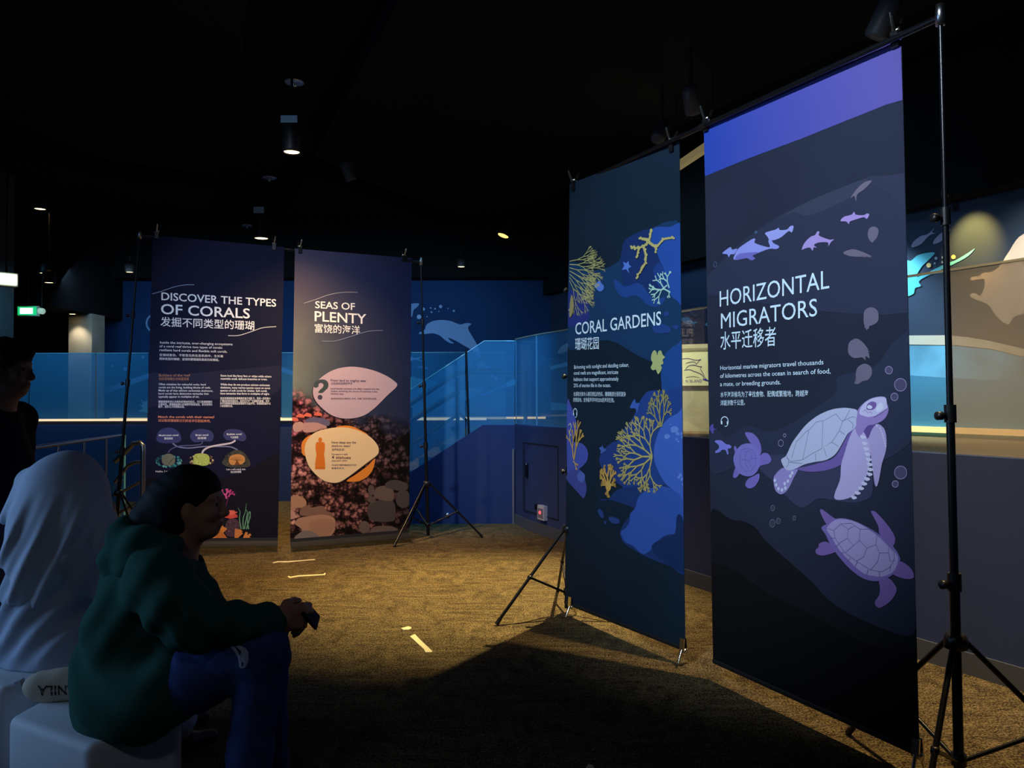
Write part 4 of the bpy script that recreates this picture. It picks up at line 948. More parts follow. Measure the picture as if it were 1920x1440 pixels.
a.poly(z5_((445, 905), (470, 905), (520, 945), (570, 940), (610, 922), (660, 940), (710, 1010), (760, 1045), (830, 1030), (800, 1085), (740, 1100), (690, 1080), (640, 1030), (590, 1015), (540, 1030), (500, 1020), (465, 980)), (32, 68, 136))
a.poly(z5_((100, 990), (190, 1010), (250, 1050), (258, 1140), (250, 1200), (100, 1240)), (40, 52, 120))
a.poly(z6((960, 330), (965, 200), (1010, 100), (1100, 30), (1200, 10), (1200, 700), (1000, 600)), (30, 74, 140))
a.poly(z6((560, 900), (700, 700), (760, 560), (800, 490), (860, 445), (1000, 450), (1200, 490), (1200, 1500), (700, 1480), (610, 1300), (600, 1150)), (34, 66, 134))
a.poly(z6((405, 1090), (420, 1010), (480, 940), (560, 900), (640, 1000), (640, 1300), (480, 1200)), (36, 60, 124))
a.poly(z7((690, 150), (760, 160), (900, 60), (1400, 100), (1400, 720), (1250, 680), (1100, 625), (980, 560), (890, 500), (860, 420), (900, 330), (980, 240), (900, 195), (780, 160)), (28, 54, 108))
a.poly(z7((935, 330), (940, 270), (980, 220), (1010, 130), (1090, 70), (1200, 50), (1310, 90), (1400, 175), (1400, 470), (1290, 430), (1200, 450), (1150, 510), (1110, 550), (1040, 588), (960, 520), (900, 490), (865, 415), (905, 380)), (50, 86, 168))
a.poly(z6((895, 1010), (905, 920), (950, 790), (1020, 700), (1100, 655), (1200, 640), (1200, 1440), (1120, 1370), (1010, 1290), (940, 1180), (905, 1090)), (64, 100, 188))
a.poly(z7((1110, 545), (1180, 470), (1290, 430), (1310, 290), (1350, 290), (1400, 460), (1400, 720), (1250, 680)), (22, 46, 92))
for x, y, q in ((1080, 795, 34), (1015, 855, 26), (1110, 830, 18), (1155, 830, 20), (1100, 880, 10), (1115, 900, 9), (1150, 862, 14), (1042, 748, 6), (1135, 1205, 16), (1150, 1240, 18), (1165, 1285, 18), (1120, 1225, 14), (1075, 1208, 6), (1175, 1190, 12)):
    x_, y_ = 1040+x/4.8, 640+y/4.8; a.poly([(x_+math.cos(u)*q/4.8*r.uniform(.75, 1.2), y_+math.sin(u)*q/4.8*r.uniform(.75, 1.2)) for u in (0, .9, 1.8, 2.7, 3.6, 4.5, 5.4)], (104, 136, 210))
a.poly(z6((115, 560), (150, 580), (190, 700), (205, 800), (170, 900), (250, 920), (300, 990), (290, 1080), (220, 1150), (140, 1170), (115, 1170)), (72, 86, 170))
a.poly(z6((115, 1200), (150, 1160), (220, 1150), (260, 1200), (290, 1320), (265, 1410), (220, 1370), (115, 1250)), (66, 76, 148))
a.build('background_print', T)
a = art(P, lim, .0036)
FB = (86, 122, 204)
a.poly(z5_((515, 762), (540, 775), (560, 755), (560, 785), (580, 800), (555, 812), (562, 852), (542, 820), (505, 825), (525, 795)), FB, False)
a.poly(z5_((300, 940), (325, 915), (345, 905), (350, 920), (372, 945), (365, 975), (340, 985), (315, 965)), FB)
a.poly(z6((683, 600), (700, 555), (725, 520), (738, 555), (768, 555), (760, 595), (745, 645), (730, 605)), (60, 96, 176))
a.poly(z6((405, 960), (430, 945), (432, 925), (445, 960), (470, 975), (440, 1000), (415, 1010), (420, 985)), (70, 100, 176)); a.poly(z6((205, 1220), (235, 1170), (275, 1200), (270, 1250), (240, 1270)), (84, 104, 180))
for pl in (((770, 300), (800, 292), (850, 310), (858, 340), (820, 348), (785, 330)), ((685, 250), (700, 228), (725, 255), (732, 295), (712, 298)), ((735, 330), (750, 325), (752, 345), (740, 348))): a.poly(z7(*pl), (40, 66, 128))
for pl in (((820, 1150), (850, 1135), (865, 1160), (830, 1175)), ((740, 1250), (800, 1225), (870, 1260), (860, 1295), (760, 1295)), ((880, 1250), (930, 1240), (920, 1270))): a.poly(z5_(*pl), (34, 66, 130))
a.build_each('sea_animal_print', T)
a = art(P, lim, .0046); Y1 = (186, 174, 106); Y2 = (164, 154, 92); YO = (206, 164, 84); YC = (170, 214, 200)
for q in range(5): a.fan(1224, 856, 104 + q*38, 21, 3.6, 5, Y1, 25, .80, random.Random(q+4), .86)
a.fan(1240, 797, 100, 20, 3.6, 4, Y2, 28, .78, random.Random(21), .6); a.fan(1242, 797, 66, 19, 3.2, 4, Y2, 26, .78, random.Random(22), .5); a.fan(1236, 795, 130, 16, 2.6, 4, Y2, 26, .78, random.Random(23), .6)
for q in range(7): a.fan(1069, 490 + q*6, 10 - q*12, 17, 1.5, 5, (176, 172, 112), 18, .82, random.Random(q+40), .86)
a.fan(1258, 548, 155, 15, 3.0, 3, YC, 36, .8, random.Random(50), .85); a.fan(1256, 540, 110, 13, 3.0, 3, YC, 34, .8, random.Random(51), .8); a.fan(1252, 535, 215, 15, 3.0, 3, YC, 34, .8, random.Random(52), .85); a.fan(1256, 548, 265, 5, 2.4, 2, YC, 40, .8, random.Random(53), .7)
a.fan(1077, 862, 72, 22, 4.2, 3, YO, 22, .82, random.Random(60), .55); a.fan(1076, 858, 98, 18, 3.2, 3, YO, 22, .8, random.Random(61), .5); a.fan(1076, 864, 320, 8, 3.0, 2, YO, 25, .8, random.Random(62), .6)
for q, (t, l) in enumerate(((100, 18), (65, 16), (130, 14), (160, 9), (20, 10), (255, 8))): a.fan(1142, 912, t, l*.98, 5.4, 3, YO, 24, .72, random.Random(70+q), .62)
a.poly(circle(1142, 912, 5, 9), YO, False)
a.poly(z6((905, 80), (925, 100), (930, 130), (942, 90), (965, 85), (978, 118), (1000, 145), (980, 165), (985, 200), (962, 215), (972, 240), (945, 292), (930, 285), (918, 255), (890, 260), (872, 235), (888, 195), (874, 160), (882, 110)), (178, 186, 120))
for pth in (((1222, 431), (1219, 448), (1211, 460), (1197, 465), (1184, 463)), ((1219, 450), (1206, 448), (1202, 446)), ((1216, 452), (1232, 462), (1246, 449), (1264, 446)), ((1232, 461), (1231, 472)), ((1208, 461), (1213, 480), (1211, 495), (1203, 508), (1196, 519)), ((1200, 465), (1196, 482))):
    a.line(list(pth), 6.0, (186, 176, 108), True, 3.0)
    for x, y in smooth_line(list(pth), 4): a.poly(circle(x + r.uniform(-1.6, 1.6), y + r.uniform(-2.4, 2.4), 2.1), (186, 176, 108), False)
a.poly(z5_((118, 1170), (122, 1080), (135, 1010), (150, 1060), (152, 1110), (132, 1172)), (150, 140, 90)); a.line(z6((135, 760), (150, 740), (160, 770), (145, 820), (160, 850)), 2.2, (190, 196, 190))
a.build('coral_print', T)
W3 = (214, 236, 248); L = Lettering(P, .0070)
L.put('CORAL GARDENS', *z5_((162, 1310), (806, 1236)), 21.4, W3, .008); L.put('珊瑚花园', *z5_((160, 1418), (338, 1410)), 19.5, W3, .006, True); L.build('title_lettering', T)
L = Lettering(P, .0070)
rows(L, z6, [('Brimming with sunlight and dazzling colour,', (183, 248), (676, 228)), ('coral reefs are magnificent, intricate', (180, 301), (580, 293)), ('habitats that support approximately', (180, 357), (583, 353)), ('25% of marine life in the ocean.', (178, 413), (513, 411))], W3, 6.6, .004)
rows(L, z6, [('充满阳光和令人眼花缭乱的色彩，珊瑚礁是壮丽而复杂', (178, 490), (648, 492)), ('的栖息地，支持着海洋中约25%的海洋生物。', (176, 542), (545, 546))], W3, 7.0, .004, True); L.build('body_lettering', T)
a = art(P, lim, .0046); headphones(a, 1079.5, 773, 6.0, W3, .55); a.build('headphone_print', T)

# ---- banner 4 : horizontal migrators
T = thing('hanging_banner', 'tall dark banner headed HORIZONTAL MIGRATORS with purple sea turtles', 'banner', base_pt(4))
P, lim = sheet(4, T, mat('print_slate', (38, 44, 62), .75, spec=.15, noise=(.9, .2)), False)
z8 = zz(1310, 40, 3.13); zt = zz(1310, 640, 4.2357); zl = zz(1320, 920, 4.5); a = art(P, lim)
PURP = grad_mat('print_violet', (44, 70, 168), (104, 90, 158), -.30, .34)  # blue light on the left side mixed into the violet print
a.poly(z8((-60, 940), (35, 910), (300, 802), (600, 690), (900, 570), (1100, 490), (1201, 461), (1320, 420), (1320, -200), (-60, 500)), 0, False, PURP)
a.poly(z8((60, 1600), (110, 1440), (300, 1260), (480, 1140), (650, 1055), (850, 972), (985, 925), (1040, 960), (1150, 1030), (1300, 1120), (1300, 1700)), (46, 52, 74))
a.poly(z8((480, 1150), (650, 1055), (850, 972), (985, 925), (960, 990), (800, 1080), (640, 1140), (560, 1120)), (56, 62, 82)); a.poly(z8((985, 925), (1100, 905), (1320, 910), (1320, 1180), (1150, 1030)), (50, 54, 76))
a.poly(zt((100, 700), (230, 760), (340, 690), (420, 670), (560, 720), (760, 640), (1080, 420), (1110, 280), (1400, 200), (1560, 0), (1800, -100), (1800, 600), (1680, 800), (1560, 900), (1400, 1000), (1300, 1270), (960, 1250), (820, 1320), (690, 1220), (560, 1060), (480, 990), (300, 1000), (100, 1040)), (42, 50, 72))
a.poly(zt((480, 990), (640, 900), (1300, 1000), (1380, 1200), (1300, 1270), (1150, 1275), (960, 1245), (880, 1300), (815, 1320), (760, 1290), (690, 1220), (600, 1120)), (56, 60, 88))
a.poly(zl((-20, 350), (250, 250), (420, 300), (520, 420), (700, 580), (900, 760), (1100, 960), (1400, 1120), (1700, 1230), (1850, 1270), (1850, 2600), (-60, 2600)), (20, 22, 28))
a.poly(zl((-40, 700), (600, 900), (1000, 1100), (1400, 1300), (1850, 1450), (1850, 2600), (-60, 2600)), (13, 14, 18))
a.build('background_print', T)
a = art(P, lim, .0022); PU = (150, 136, 196); PD = (112, 92, 160); PL = (184, 188, 216); SE = (104, 112, 146)
JF = (108, 102, 122)
zj = zz(1310, 460, 4.2342)
for pl in (((1312, 580), (1320, 520), (1365, 492), (1415, 510), (1432, 560), (1420, 610), (1380, 635), (1360, 640), (1340, 672), (1325, 650), (1315, 620)), ((1188, 830), (1200, 770), (1250, 740), (1300, 765), (1345, 820), (1350, 850), (1360, 895), (1330, 880), (1325, 910), (1300, 890), (1240, 895), (1200, 870)), ((1250, 1030), (1265, 970), (1320, 940), (1370, 965), (1378, 1020), (1350, 1065), (1300, 1080), (1270, 1100), (1240, 1095), (1255, 1060))): a.poly(zj(*pl), JF)
a.poly(z8((995, 1250), (1005, 1215), (1035, 1205), (1058, 1225), (1050, 1265), (1030, 1290), (1020, 1298), (1002, 1280)), JF); a.poly(z8((850, 1358), (900, 1338), (950, 1348), (1018, 1380), (960, 1382), (890, 1378)), (112, 104, 120)); a.poly(z8((895, 1035), (930, 985), (975, 945), (1018, 937), (975, 985), (935, 1015), (925, 1050), (915, 1025)), (112, 104, 120)); a.build_each('jellyfish_print', T); a = art(P, lim, .0026)
for (x, y), (dx, dy) in (((1322, 625), (-4, 34)), ((1335, 635), (2, 40)), ((1348, 635), (6, 30)), ((1330, 845), (30, 20)), ((1322, 855), (32, 42)), ((1308, 868), (24, 52)), ((1338, 835), (26, 14)), ((1268, 1050), (-22, 50)), ((1282, 1062), (-20, 42)), ((1260, 1040), (-18, 34))):
    a.line(zj((x, y), (x+dx*.5+3, y+dy*.5), (x+dx, y+dy)), 1.8, JF, True, .4)
for (x, y), (dx, dy) in (((925, 1030), (3, 28)), ((960, 1372), (50, 16)), ((940, 1376), (40, 10)), ((905, 1030), (-10, 12))): a.line(z8((x, y), (x+dx*.6, y+dy*.4), (x+dx, y+dy)), 1.3, JF, True, .4)
a.build('tentacle_print', T)
a = art(P, lim, .0030)
a.poly(z8((142, 1362), (165, 1340), (190, 1325), (200, 1340), (228, 1335), (212, 1365), (190, 1368), (180, 1384), (170, 1368)), (140, 150, 222))
a.poly(z8((208, 1395), (215, 1370), (235, 1335), (275, 1305), (318, 1278), (335, 1278), (332, 1300), (380, 1318), (420, 1325), (412, 1290), (425, 1268), (440, 1300), (475, 1320), (460, 1336), (420, 1335), (370, 1352), (320, 1375), (335, 1392), (310, 1403), (285, 1390), (230, 1400)), (146, 150, 222))
a.poly(z8((215, 1392), (240, 1365), (290, 1358), (360, 1356), (320, 1375), (335, 1392), (310, 1403), (285, 1390), (232, 1400)), (112, 108, 186))
a.poly(z8((393, 1243), (420, 1232), (455, 1222), (472, 1212), (480, 1225), (520, 1222), (540, 1203), (560, 1203), (550, 1238), (530, 1232), (490, 1265), (450, 1283), (420, 1282), (405, 1262)), (154, 158, 222))
a.poly(z8((608, 1340), (625, 1300), (660, 1265), (685, 1255), (700, 1233), (712, 1238), (710, 1258), (750, 1275), (775, 1282), (798, 1280), (780, 1295), (765, 1318), (760, 1298), (710, 1298), (680, 1312), (695, 1328), (678, 1328), (672, 1346), (655, 1328), (625, 1334)), (168, 146, 208))
a.poly(z8((836, 1172), (855, 1148), (900, 1135), (915, 1118), (926, 1135), (970, 1138), (990, 1128), (1004, 1135), (990, 1160), (972, 1150), (920, 1165), (890, 1176), (885, 1190), (868, 1175)), (168, 142, 204)); a.build('dolphin_print', T)
a = art(P, lim, .0030)
a.poly(zt((1345, 770), (1380, 690), (1405, 660), (1440, 660), (1480, 700), (1496, 780), (1490, 870), (1460, 970), (1440, 1080), (1422, 1145), (1405, 1142), (1390, 1050), (1375, 940), (1365, 850)), (172, 158, 204)); a.poly(zt((1296, 722), (1345, 672), (1410, 655), (1380, 700), (1345, 772)), (96, 76, 140))
a.poly(zt((780, 1010), (850, 995), (950, 970), (1060, 935), (1120, 870), (1190, 740), (1262, 660), (1210, 800), (1150, 960), (1050, 1015), (930, 1035), (840, 1030)), PD)
a.poly(zt((598, 1100), (615, 1055), (670, 1005), (720, 1022), (790, 1016), (760, 1080), (722, 1160), (690, 1200), (652, 1214), (612, 1180)), PU)
a.poly(zt((1200, 770), (1245, 690), (1310, 716), (1345, 780), (1368, 865), (1362, 960), (1340, 1060), (1300, 1150), (1240, 1222), (1150, 1257), (1086, 1250), (1088, 1200), (1112, 1140), (1130, 1080), (1136, 980), (1165, 880)), (178, 168, 212))
a.poly(zt((1250, 700), (1248, 610), (1268, 545), (1310, 495), (1370, 455), (1440, 438), (1488, 446), (1500, 490), (1512, 540), (1497, 592), (1460, 632), (1400, 658), (1345, 672), (1310, 722), (1280, 760)), (152, 128, 190))
a.poly(zt((1282, 575), (1290, 530), (1330, 482), (1390, 452), (1450, 442), (1490, 452), (1498, 500), (1500, 530), (1440, 570), (1400, 592), (1350, 600), (1310, 590)), (196, 190, 224))
a.poly(zt((660, 950), (668, 930), (700, 905), (745, 810), (790, 745), (860, 660), (950, 590), (1050, 545), (1150, 528), (1225, 535), (1263, 552), (1256, 620), (1250, 680), (1190, 732), (1155, 792), (1095, 890), (1020, 940), (930, 957), (845, 977), (780, 1008), (720, 1026), (685, 1005)), PL)
for pth in (((1095, 575), (1150, 632), (1205, 545)), ((1150, 632), (1122, 710), (1062, 800), (985, 850), (990, 635), (1095, 575)), ((990, 630), (940, 640), (880, 705), (830, 940)), ((880, 705), (860, 715), (780, 800), (742, 930)), ((985, 850), (900, 895), (830, 940), (742, 955), (700, 925)), ((1062, 800), (1115, 835)), ((1122, 710), (1165, 740)), ((1150, 632), (1225, 600), (1250, 610)), ((1000, 850), (1020, 915)), ((930, 890), (935, 950)), ((700, 900), (720, 960), (700, 1000)), ((1190, 620), (1230, 660), (1225, 690)), ((720, 960), (830, 970))): a.line(zt(*pth), .9, SE, len(pth) < 4)
a.poly(zt((1340, 540), (1345, 500), (1380, 478), (1415, 490), (1410, 525), (1380, 545)), (120, 96, 160)); a.poly(zt((1342, 520), (1360, 505), (1385, 520), (1375, 535), (1355, 535)), (214, 214, 236))
a.poly(zt((1410, 545), (1430, 500), (1460, 490), (1470, 530), (1440, 560)), (214, 212, 234)); a.line(zt((1395, 605), (1440, 580), (1500, 535)), .9, (104, 76, 140)); a.line(zt((1310, 560), (1330, 545), (1350, 570), (1370, 560), (1385, 580)), .9, (140, 116, 176))
r = random.Random(5)
for i in range(13):
    t = i/12; x, y = [(1300+60*math.sin(t*2.6)-230*max(0, t-.55), 760 + 480*t**.9) for _ in (0,)][0]
    a.poly(zt((x-12, y-14), (x+24, y-10), (x+34, y+6), (x+4, y+14)), (206, 202, 228))
for i in range(9):
    t = i/8; a.poly(zt((1420+70*t**.5-6, 672+160*t-8), (1420+70*t**.5+8, 672+160*t-4), (1420+68*t**.5+4, 672+160*t+10)), (206, 200, 226))
for x, y in ((612, 1105), (622, 1140), (640, 1170), (668, 1180), (695, 1165), (715, 1110), (735, 1070), (750, 1045), (690, 1130)): a.poly(circle(1310+x/4.2357, 640+y/4.2357, 2.6, 3.6, 8), (200, 204, 230), False)
a.build('large_turtle_print', T)
a = art(P, lim, .0030); TP, TS, TL = (122, 108, 186), (126, 118, 194), (84, 80, 146)
for pl in (((372, 728), (400, 722), (440, 735), (480, 780), (502, 850), (490, 895), (440, 835), (400, 785)), ((484, 930), (505, 895), (530, 885), (562, 898), (581, 940), (560, 970), (500, 985), (480, 1000)), ((440, 1070), (482, 1050), (484, 1095), (450, 1150), (405, 1168), (374, 1140), (395, 1095)), ((284, 845), (298, 833), (316, 880), (300, 900)), ((276, 1070), (300, 1000), (330, 1040), (300, 1084))): a.poly(zt(*pl), TP)
a.poly(zt((280, 945), (295, 880), (340, 825), (400, 810), (455, 830), (490, 885), (492, 960), (470, 1030), (420, 1070), (360, 1065), (310, 1030)), TS)
for pth in (((345, 860), (390, 850), (440, 870), (460, 920), (455, 980), (420, 1030), (370, 1030), (335, 980), (330, 910), (345, 860)), ((375, 880), (375, 960), (400, 1020)), ((375, 880), (400, 870), (420, 885), (425, 930), (400, 950), (375, 940)), ((425, 930), (460, 930)), ((400, 950), (420, 1000)), ((335, 940), (375, 940))): a.line(zt(*pth), .7, TL, False)
a.poly(zt((132, 795), (150, 785), (185, 788), (220, 815), (245, 820), (264, 835), (255, 850), (235, 855), (242, 890), (232, 898), (218, 865), (190, 862), (170, 880), (140, 886), (138, 872), (160, 855), (165, 828)), (126, 126, 214)); a.poly(zt((90, 690), (118, 655), (125, 690), (152, 697), (126, 705), (118, 735)), (90, 80, 160)); a.build('small_turtle_print', T)
a = art(P, lim, .0030); LP_ = (124, 98, 164)
for pl in (((1414, 178), (1428, 170), (1455, 182), (1530, 260), (1592, 345), (1618, 410), (1600, 466), (1568, 460), (1490, 372), (1475, 300), (1440, 230)), ((983, 168), (1005, 160), (1070, 208), (1118, 250), (1050, 285), (1012, 240)), ((1064, 445), (1020, 430), (975, 448), (970, 478), (946, 500), (955, 532), (1000, 547), (1060, 535), (1120, 508)), ((1484, 752), (1560, 738), (1612, 790), (1630, 840), (1600, 905), (1550, 955), (1490, 987), (1455, 972), (1448, 935), (1482, 880), (1490, 820)), ((1650, 598), (1720, 628), (1765, 680), (1774, 730), (1730, 746), (1660, 732), (1592, 690))): a.poly(zl(*pl), LP_)
a.poly(zl((996, 312), (1040, 280), (1100, 240), (1200, 235), (1330, 280), (1470, 360), (1600, 470), (1656, 560), (1650, 610), (1600, 705), (1480, 762), (1360, 745), (1260, 680), (1170, 590), (1080, 470), (1030, 370)), (122, 104, 172))
a.poly(zl((1040, 318), (1110, 248), (1200, 242), (1300, 270), (1400, 328), (1480, 382), (1570, 470), (1630, 540), (1640, 600), (1600, 682), (1520, 720), (1440, 720), (1340, 690), (1230, 590), (1140, 490), (1080, 390)), (166, 152, 200))
for pth in (((1040, 318), (1100, 335), (1160, 280), (1250, 275), (1320, 325), (1400, 325), (1465, 372), (1565, 465), (1610, 520), (1610, 585), (1570, 650), (1500, 685), (1410, 668), (1290, 595), (1190, 520), (1110, 400), (1100, 335)), ((1160, 280), (1222, 325), (1215, 400), (1152, 440)), ((1222, 325), (1270, 300)), ((1320, 325), (1318, 420), (1265, 465), (1215, 400)), ((1318, 420), (1380, 485), (1455, 455), (1465, 372)), ((1380, 485), (1350, 560), (1290, 595)), ((1265, 465), (1200, 520)), ((1455, 455), (1485, 525), (1470, 600), (1410, 668)), ((1485, 525), (1560, 525), (1565, 465)), ((1560, 525), (1580, 600), (1610, 585)), ((1110, 400), (1070, 400)), ((1152, 440), (1120, 470)), ((1190, 520), (1160, 530)), ((1240, 570), (1215, 595)), ((1300, 600), (1280, 640)), ((1390, 665), (1380, 715)), ((1485, 685), (1485, 722)), ((1580, 640), (1575, 680))): a.line(zl(*pth), .9, (92, 76, 134), False)
a.build('lower_turtle_print', T)
a = art(P, lim, .0030); RG = (150, 140, 176)
for x, y, rx in ((1515, 229, 30), (1607, 345, 50), (1559, 441, 30), (1609, 1042, 52), (1566, 1133, 26), (657, 808, 26), (687, 747, 13)): a.ring(1310+x/4.2357, 640+y/4.2357, rx/4.2357*(.75 if x < 800 else .95), 1.1, RG, rx/4.2357, (78, 74, 104) if x > 800 else None)
for x, y, rx in ((585, 147, 20), (583, 275, 27), (633, 256, 21), (769, 231, 16)): a.ring(1320+x/4.5, 920+y/4.5, rx/4.5*.85, 1.0, (104, 110, 130), rx/4.5*1.2, (58, 62, 78))
a.ring(1342, 496, 3, .8, (96, 116, 150), 5); a.poly(z8((330, 1240), (340, 1228), (350, 1238), (340, 1248)), (70, 88, 120)); a.build('bubble_print', T)
L = Lettering(P, .0040)
L.put('HORIZONTAL', *zj((172, 488), (1042, 340)), 29.0, W3); L.put('MIGRATORS', *zj((182, 662), (946, 560)), 28.2, W3); L.put('水平迁移者', *zj((178, 818), (620, 784)), 29.0, W3, .004, True); L.build('title_lettering', T)
L = Lettering(P, .0040)
rows(L, zj, [('Horizontal marine migrators travel thousands', (177, 990), (996, 945)), ('of kilometres across the ocean in search of food,', (175, 1053), (1052, 1016)), ('a mate, or breeding grounds.', (175, 1118), (656, 1103))], W3, 7.6, .004)
rows(L, zj, [('水平海洋候鸟为了寻找食物、配偶或繁殖地，跨越海', (178, 1203), (875, 1195)), ('洋跋涉数千公里。', (178, 1270), (372, 1265))], W3, 9.0, .004, True); L.build('body_lettering', T)
a = art(P, lim, .0030); headphones(a, 1359.5, 789, 6.6, W3, .95); a.build('headphone_print', T)

# ------------------------------------------------------------------ stands
def stand(label, base, poles, bar):
    T = thing('backdrop_stand', label, 'backdrop stand', base)
    for foot, top, joints, ang in poles:
        foot = V(foot); top = V(top); d = top - foot; q = lambda h: foot + d*(h/d.z)
        hs = [.03] + joints + [top.z]; rr = [.0175, .0145, .0115, .009]
        for k in range(len(hs)-1):
            b = MB(); b.tube([q(hs[k]), q(hs[k+1])], rr[k], POLEBLACK, 14); p_ = b.build('pole', T)
            if k:
                b = MB(); b.tube([q(hs[k]-.055), q(hs[k]+.01)], rr[k-1]+.006, PLASTIC, 14); b.tube([q(hs[k]-.03), q(hs[k]-.03) + V((-.045, -.01, 0))], .008, PLASTIC, 8); b.lathe(q(hs[k]-.03) + V((-.045, -.01, 0)), [(0, -.012), (.016, -.01), (.016, .01), (0, .012)], PLASTIC, 10, (-1, -.2, 0)); b.build('clamp_knob', T)
        b = MB(); c = q(.56); b.lathe(c, [(0, .03), (.034, .03), (.04, .01), (.04, -.02), (.02, -.03), (0, -.03)], PLASTIC, 18); b.build('leg_collar', T)
        b = MB(); b.lathe(q(.14), [(0, .02), (.026, .02), (.026, -.02), (0, -.02)], PLASTIC, 16); b.build('brace_collar', T)
        for k in range(3):
            t = math.radians(ang + 120*k); u = V((math.cos(t), math.sin(t), 0))
            h = c + u*.036; f = V((foot.x, foot.y, .012)) + u*.56; w = u.cross(V((0, 0, 1)))
            b = MB(); b.tube([h, f], .0105, POLEBLACK, 10); lg = b.build('leg', T)
            b = MB(); mid = h.lerp(f, .52); b.tube([q(.14) + u*.024, mid], .008, POLEBLACK, 8); b.lathe(mid, [(0, -.014), (.013, -.012), (.013, .012), (0, .014)], PLASTIC, 10, w); b.build('brace', lg)
            b = MB(); b.tube([f + (h-f).normalized()*.04, f - V((0, 0, .004))], .014, PLASTIC, 10); b.build('rubber_foot', lg)
        b = MB(); b.lathe(top, [(0, .03), (.014, .028), (.017, 0), (.017, -.05), (0, -.05)], STEEL, 12); b.build('top_bracket', T)
    b = MB(); A, B = bar; b.tube([V(A), V(B)], .0125, POLEBLACK, 14); b.tube([V(A).lerp(V(B), .49), V(A).lerp(V(B), .51)], .016, PLASTIC, 14); b.build('crossbar', T)
    return T
LT, RT = at_y(262, 437, 7.16), at_y(789, 488, 7.98)
lf = at_z(214, 1034); rf = at_z(803, 1009)
stand('black backdrop stand with two tripod poles carrying the two left banners', (-2.2, 7.4, 0), [((lf.x, lf.y, 0), LT, [.98, 1.62, 2.25], 200), ((rf.x, rf.y, 0), RT, [.98, 1.60, 2.25], 240)], (LT - V((0, 0, .02)), RT - V((0, 0, .02))))
LT2, RT2 = at_y(1075, 343, 5.22), at_y(1763, 22, 2.84)
lf2 = at_z(1063, 1148); rf2 = (1.612, 2.84, 0)
stand('black backdrop stand with two tripod poles carrying the two right banners', (1.0, 4.0, 0), [((lf2.x, lf2.y, 0), LT2, [.98, 1.62, 2.2], 213), (rf2, RT2, [.80, 1.41, 2.13], 108)], (LT2 - V((0, 0, .02)), RT2 - V((0, 0, .02))))

# ------------------------------------------------------------------ spring clamps, one per held corner
CHROME = mat('clamp_steel', (225, 222, 205), .22, 1.0); 
def clamp(i, px, py, label, up=True):
    P = BP[i]; c = P.hit(px, py) + P.n*.004; T = thing('spring_clamp', label, 'clamp', c, 'spring clamps on the banner corners'); s_ = 1 if up else -1
    for q in (-1, 1):
        b = MB(); lo = c + P.n*q*.008 - V((0, 0, .05*s_)); mid = c + P.n*q*.014 + V((0, 0, .012*s_)); b.obox(lo.lerp(mid, .5), P.d*.016, P.n*.0035, (mid-lo)/2, PLASTIC if up else CHROME); b.build('jaw', T)
        b = MB(); hi = c + P.n*q*.05 + P.d*q*.012 + V((0, 0, .075*s_)); b.tube([mid, mid.lerp(hi, .6), hi], [.007, .0085, .006], CHROME, 8); b.build('handle', T)
    b = MB(); b.lathe(c + V((0, 0, .016*s_)), [(0, -.02), (.013, -.02), (.013, .02), (0, .02)], CHROME, 14, P.d); b.build('spring', T)
for i, x, y, l in ((1, 294, 437, 'steel spring clamp at the top left corner of the corals banner'), (1, 514, 459, 'steel spring clamp at the top right corner of the corals banner'), (2, 562, 465, 'steel spring clamp at the top left corner of the seas of plenty banner'), (2, 757, 481, 'steel spring clamp at the top right corner of the seas of plenty banner'), (3, 1077, 343, 'steel spring clamp at the top left corner of the coral gardens banner'), (3, 1261, 268, 'steel spring clamp at the top right corner of the coral gardens banner'), (4, 1326, 229, 'steel spring clamp at the top left corner of the turtle banner'), (4, 1682, 66, 'bright spring clamp at the top right corner of the turtle banner')): clamp(i, x, y, l)
for i, x, y, l in ((3, 1283, 1214, 'bright spring clamp at the bottom right corner of the coral gardens banner'), (4, 1722, 1408, 'bright spring clamp at the bottom right corner of the turtle banner'), (3, 1072, 1133, 'small spring clamp at the bottom left corner of the coral gardens banner')): clamp(i, x, y, l, False)

# ------------------------------------------------------------------ tape marks on the carpet
TAPE = mat('masking_tape', (226, 216, 168), .6)
zf = zz(480, 1020, 5.0526)
for pl, l in ((((155, 178), (205, 165), (300, 166), (555, 145), (562, 152), (300, 176), (215, 175), (165, 184)), 'farther of the two thin tape strips before the left banners'), (((298, 308), (312, 304), (325, 312), (400, 300), (640, 288), (648, 276), (660, 280), (655, 296), (400, 312), (318, 326)), 'nearer of the two thin tape strips before the left banners'), (((1458, 878), (1505, 857), (1560, 915), (1672, 1020), (1660, 1030), (1606, 1030), (1590, 1000)), 'short slanted tape strip in the middle of the lit carpet'), (((1375, 800), (1400, 794), (1440, 784), (1468, 790), (1472, 803), (1440, 816), (1395, 816)), 'tiny scrap of tape just above the slanted tape strip'), (((168, 1015), (218, 995), (250, 1080), (292, 1185), (258, 1195), (222, 1193)), 'tape strip on the carpet right beside the denim knee'), (((145, 930), (165, 928), (190, 945), (160, 964)), 'tiny scrap of tape above the strip beside the denim knee'), (((3123, 2130), (3150, 2090), (3190, 2100), (3215, 2150), (3140, 2165)), 'scrap of tape on the dark carpet closest to the camera')):
    q = [at_z(x, y, .0) for x, y in zf(*pl)]; q = [(p.x, p.y) for p in q]
    if sum(q[i-1][0]*q[i][1] - q[i][0]*q[i-1][1] for i in range(len(q))) < 0: q.reverse()
    b = MB(); b.prism(q, .0005, .003, TAPE); tag(b.build('floor_tape'), l, 'tape', 'tape marks on the carpet')
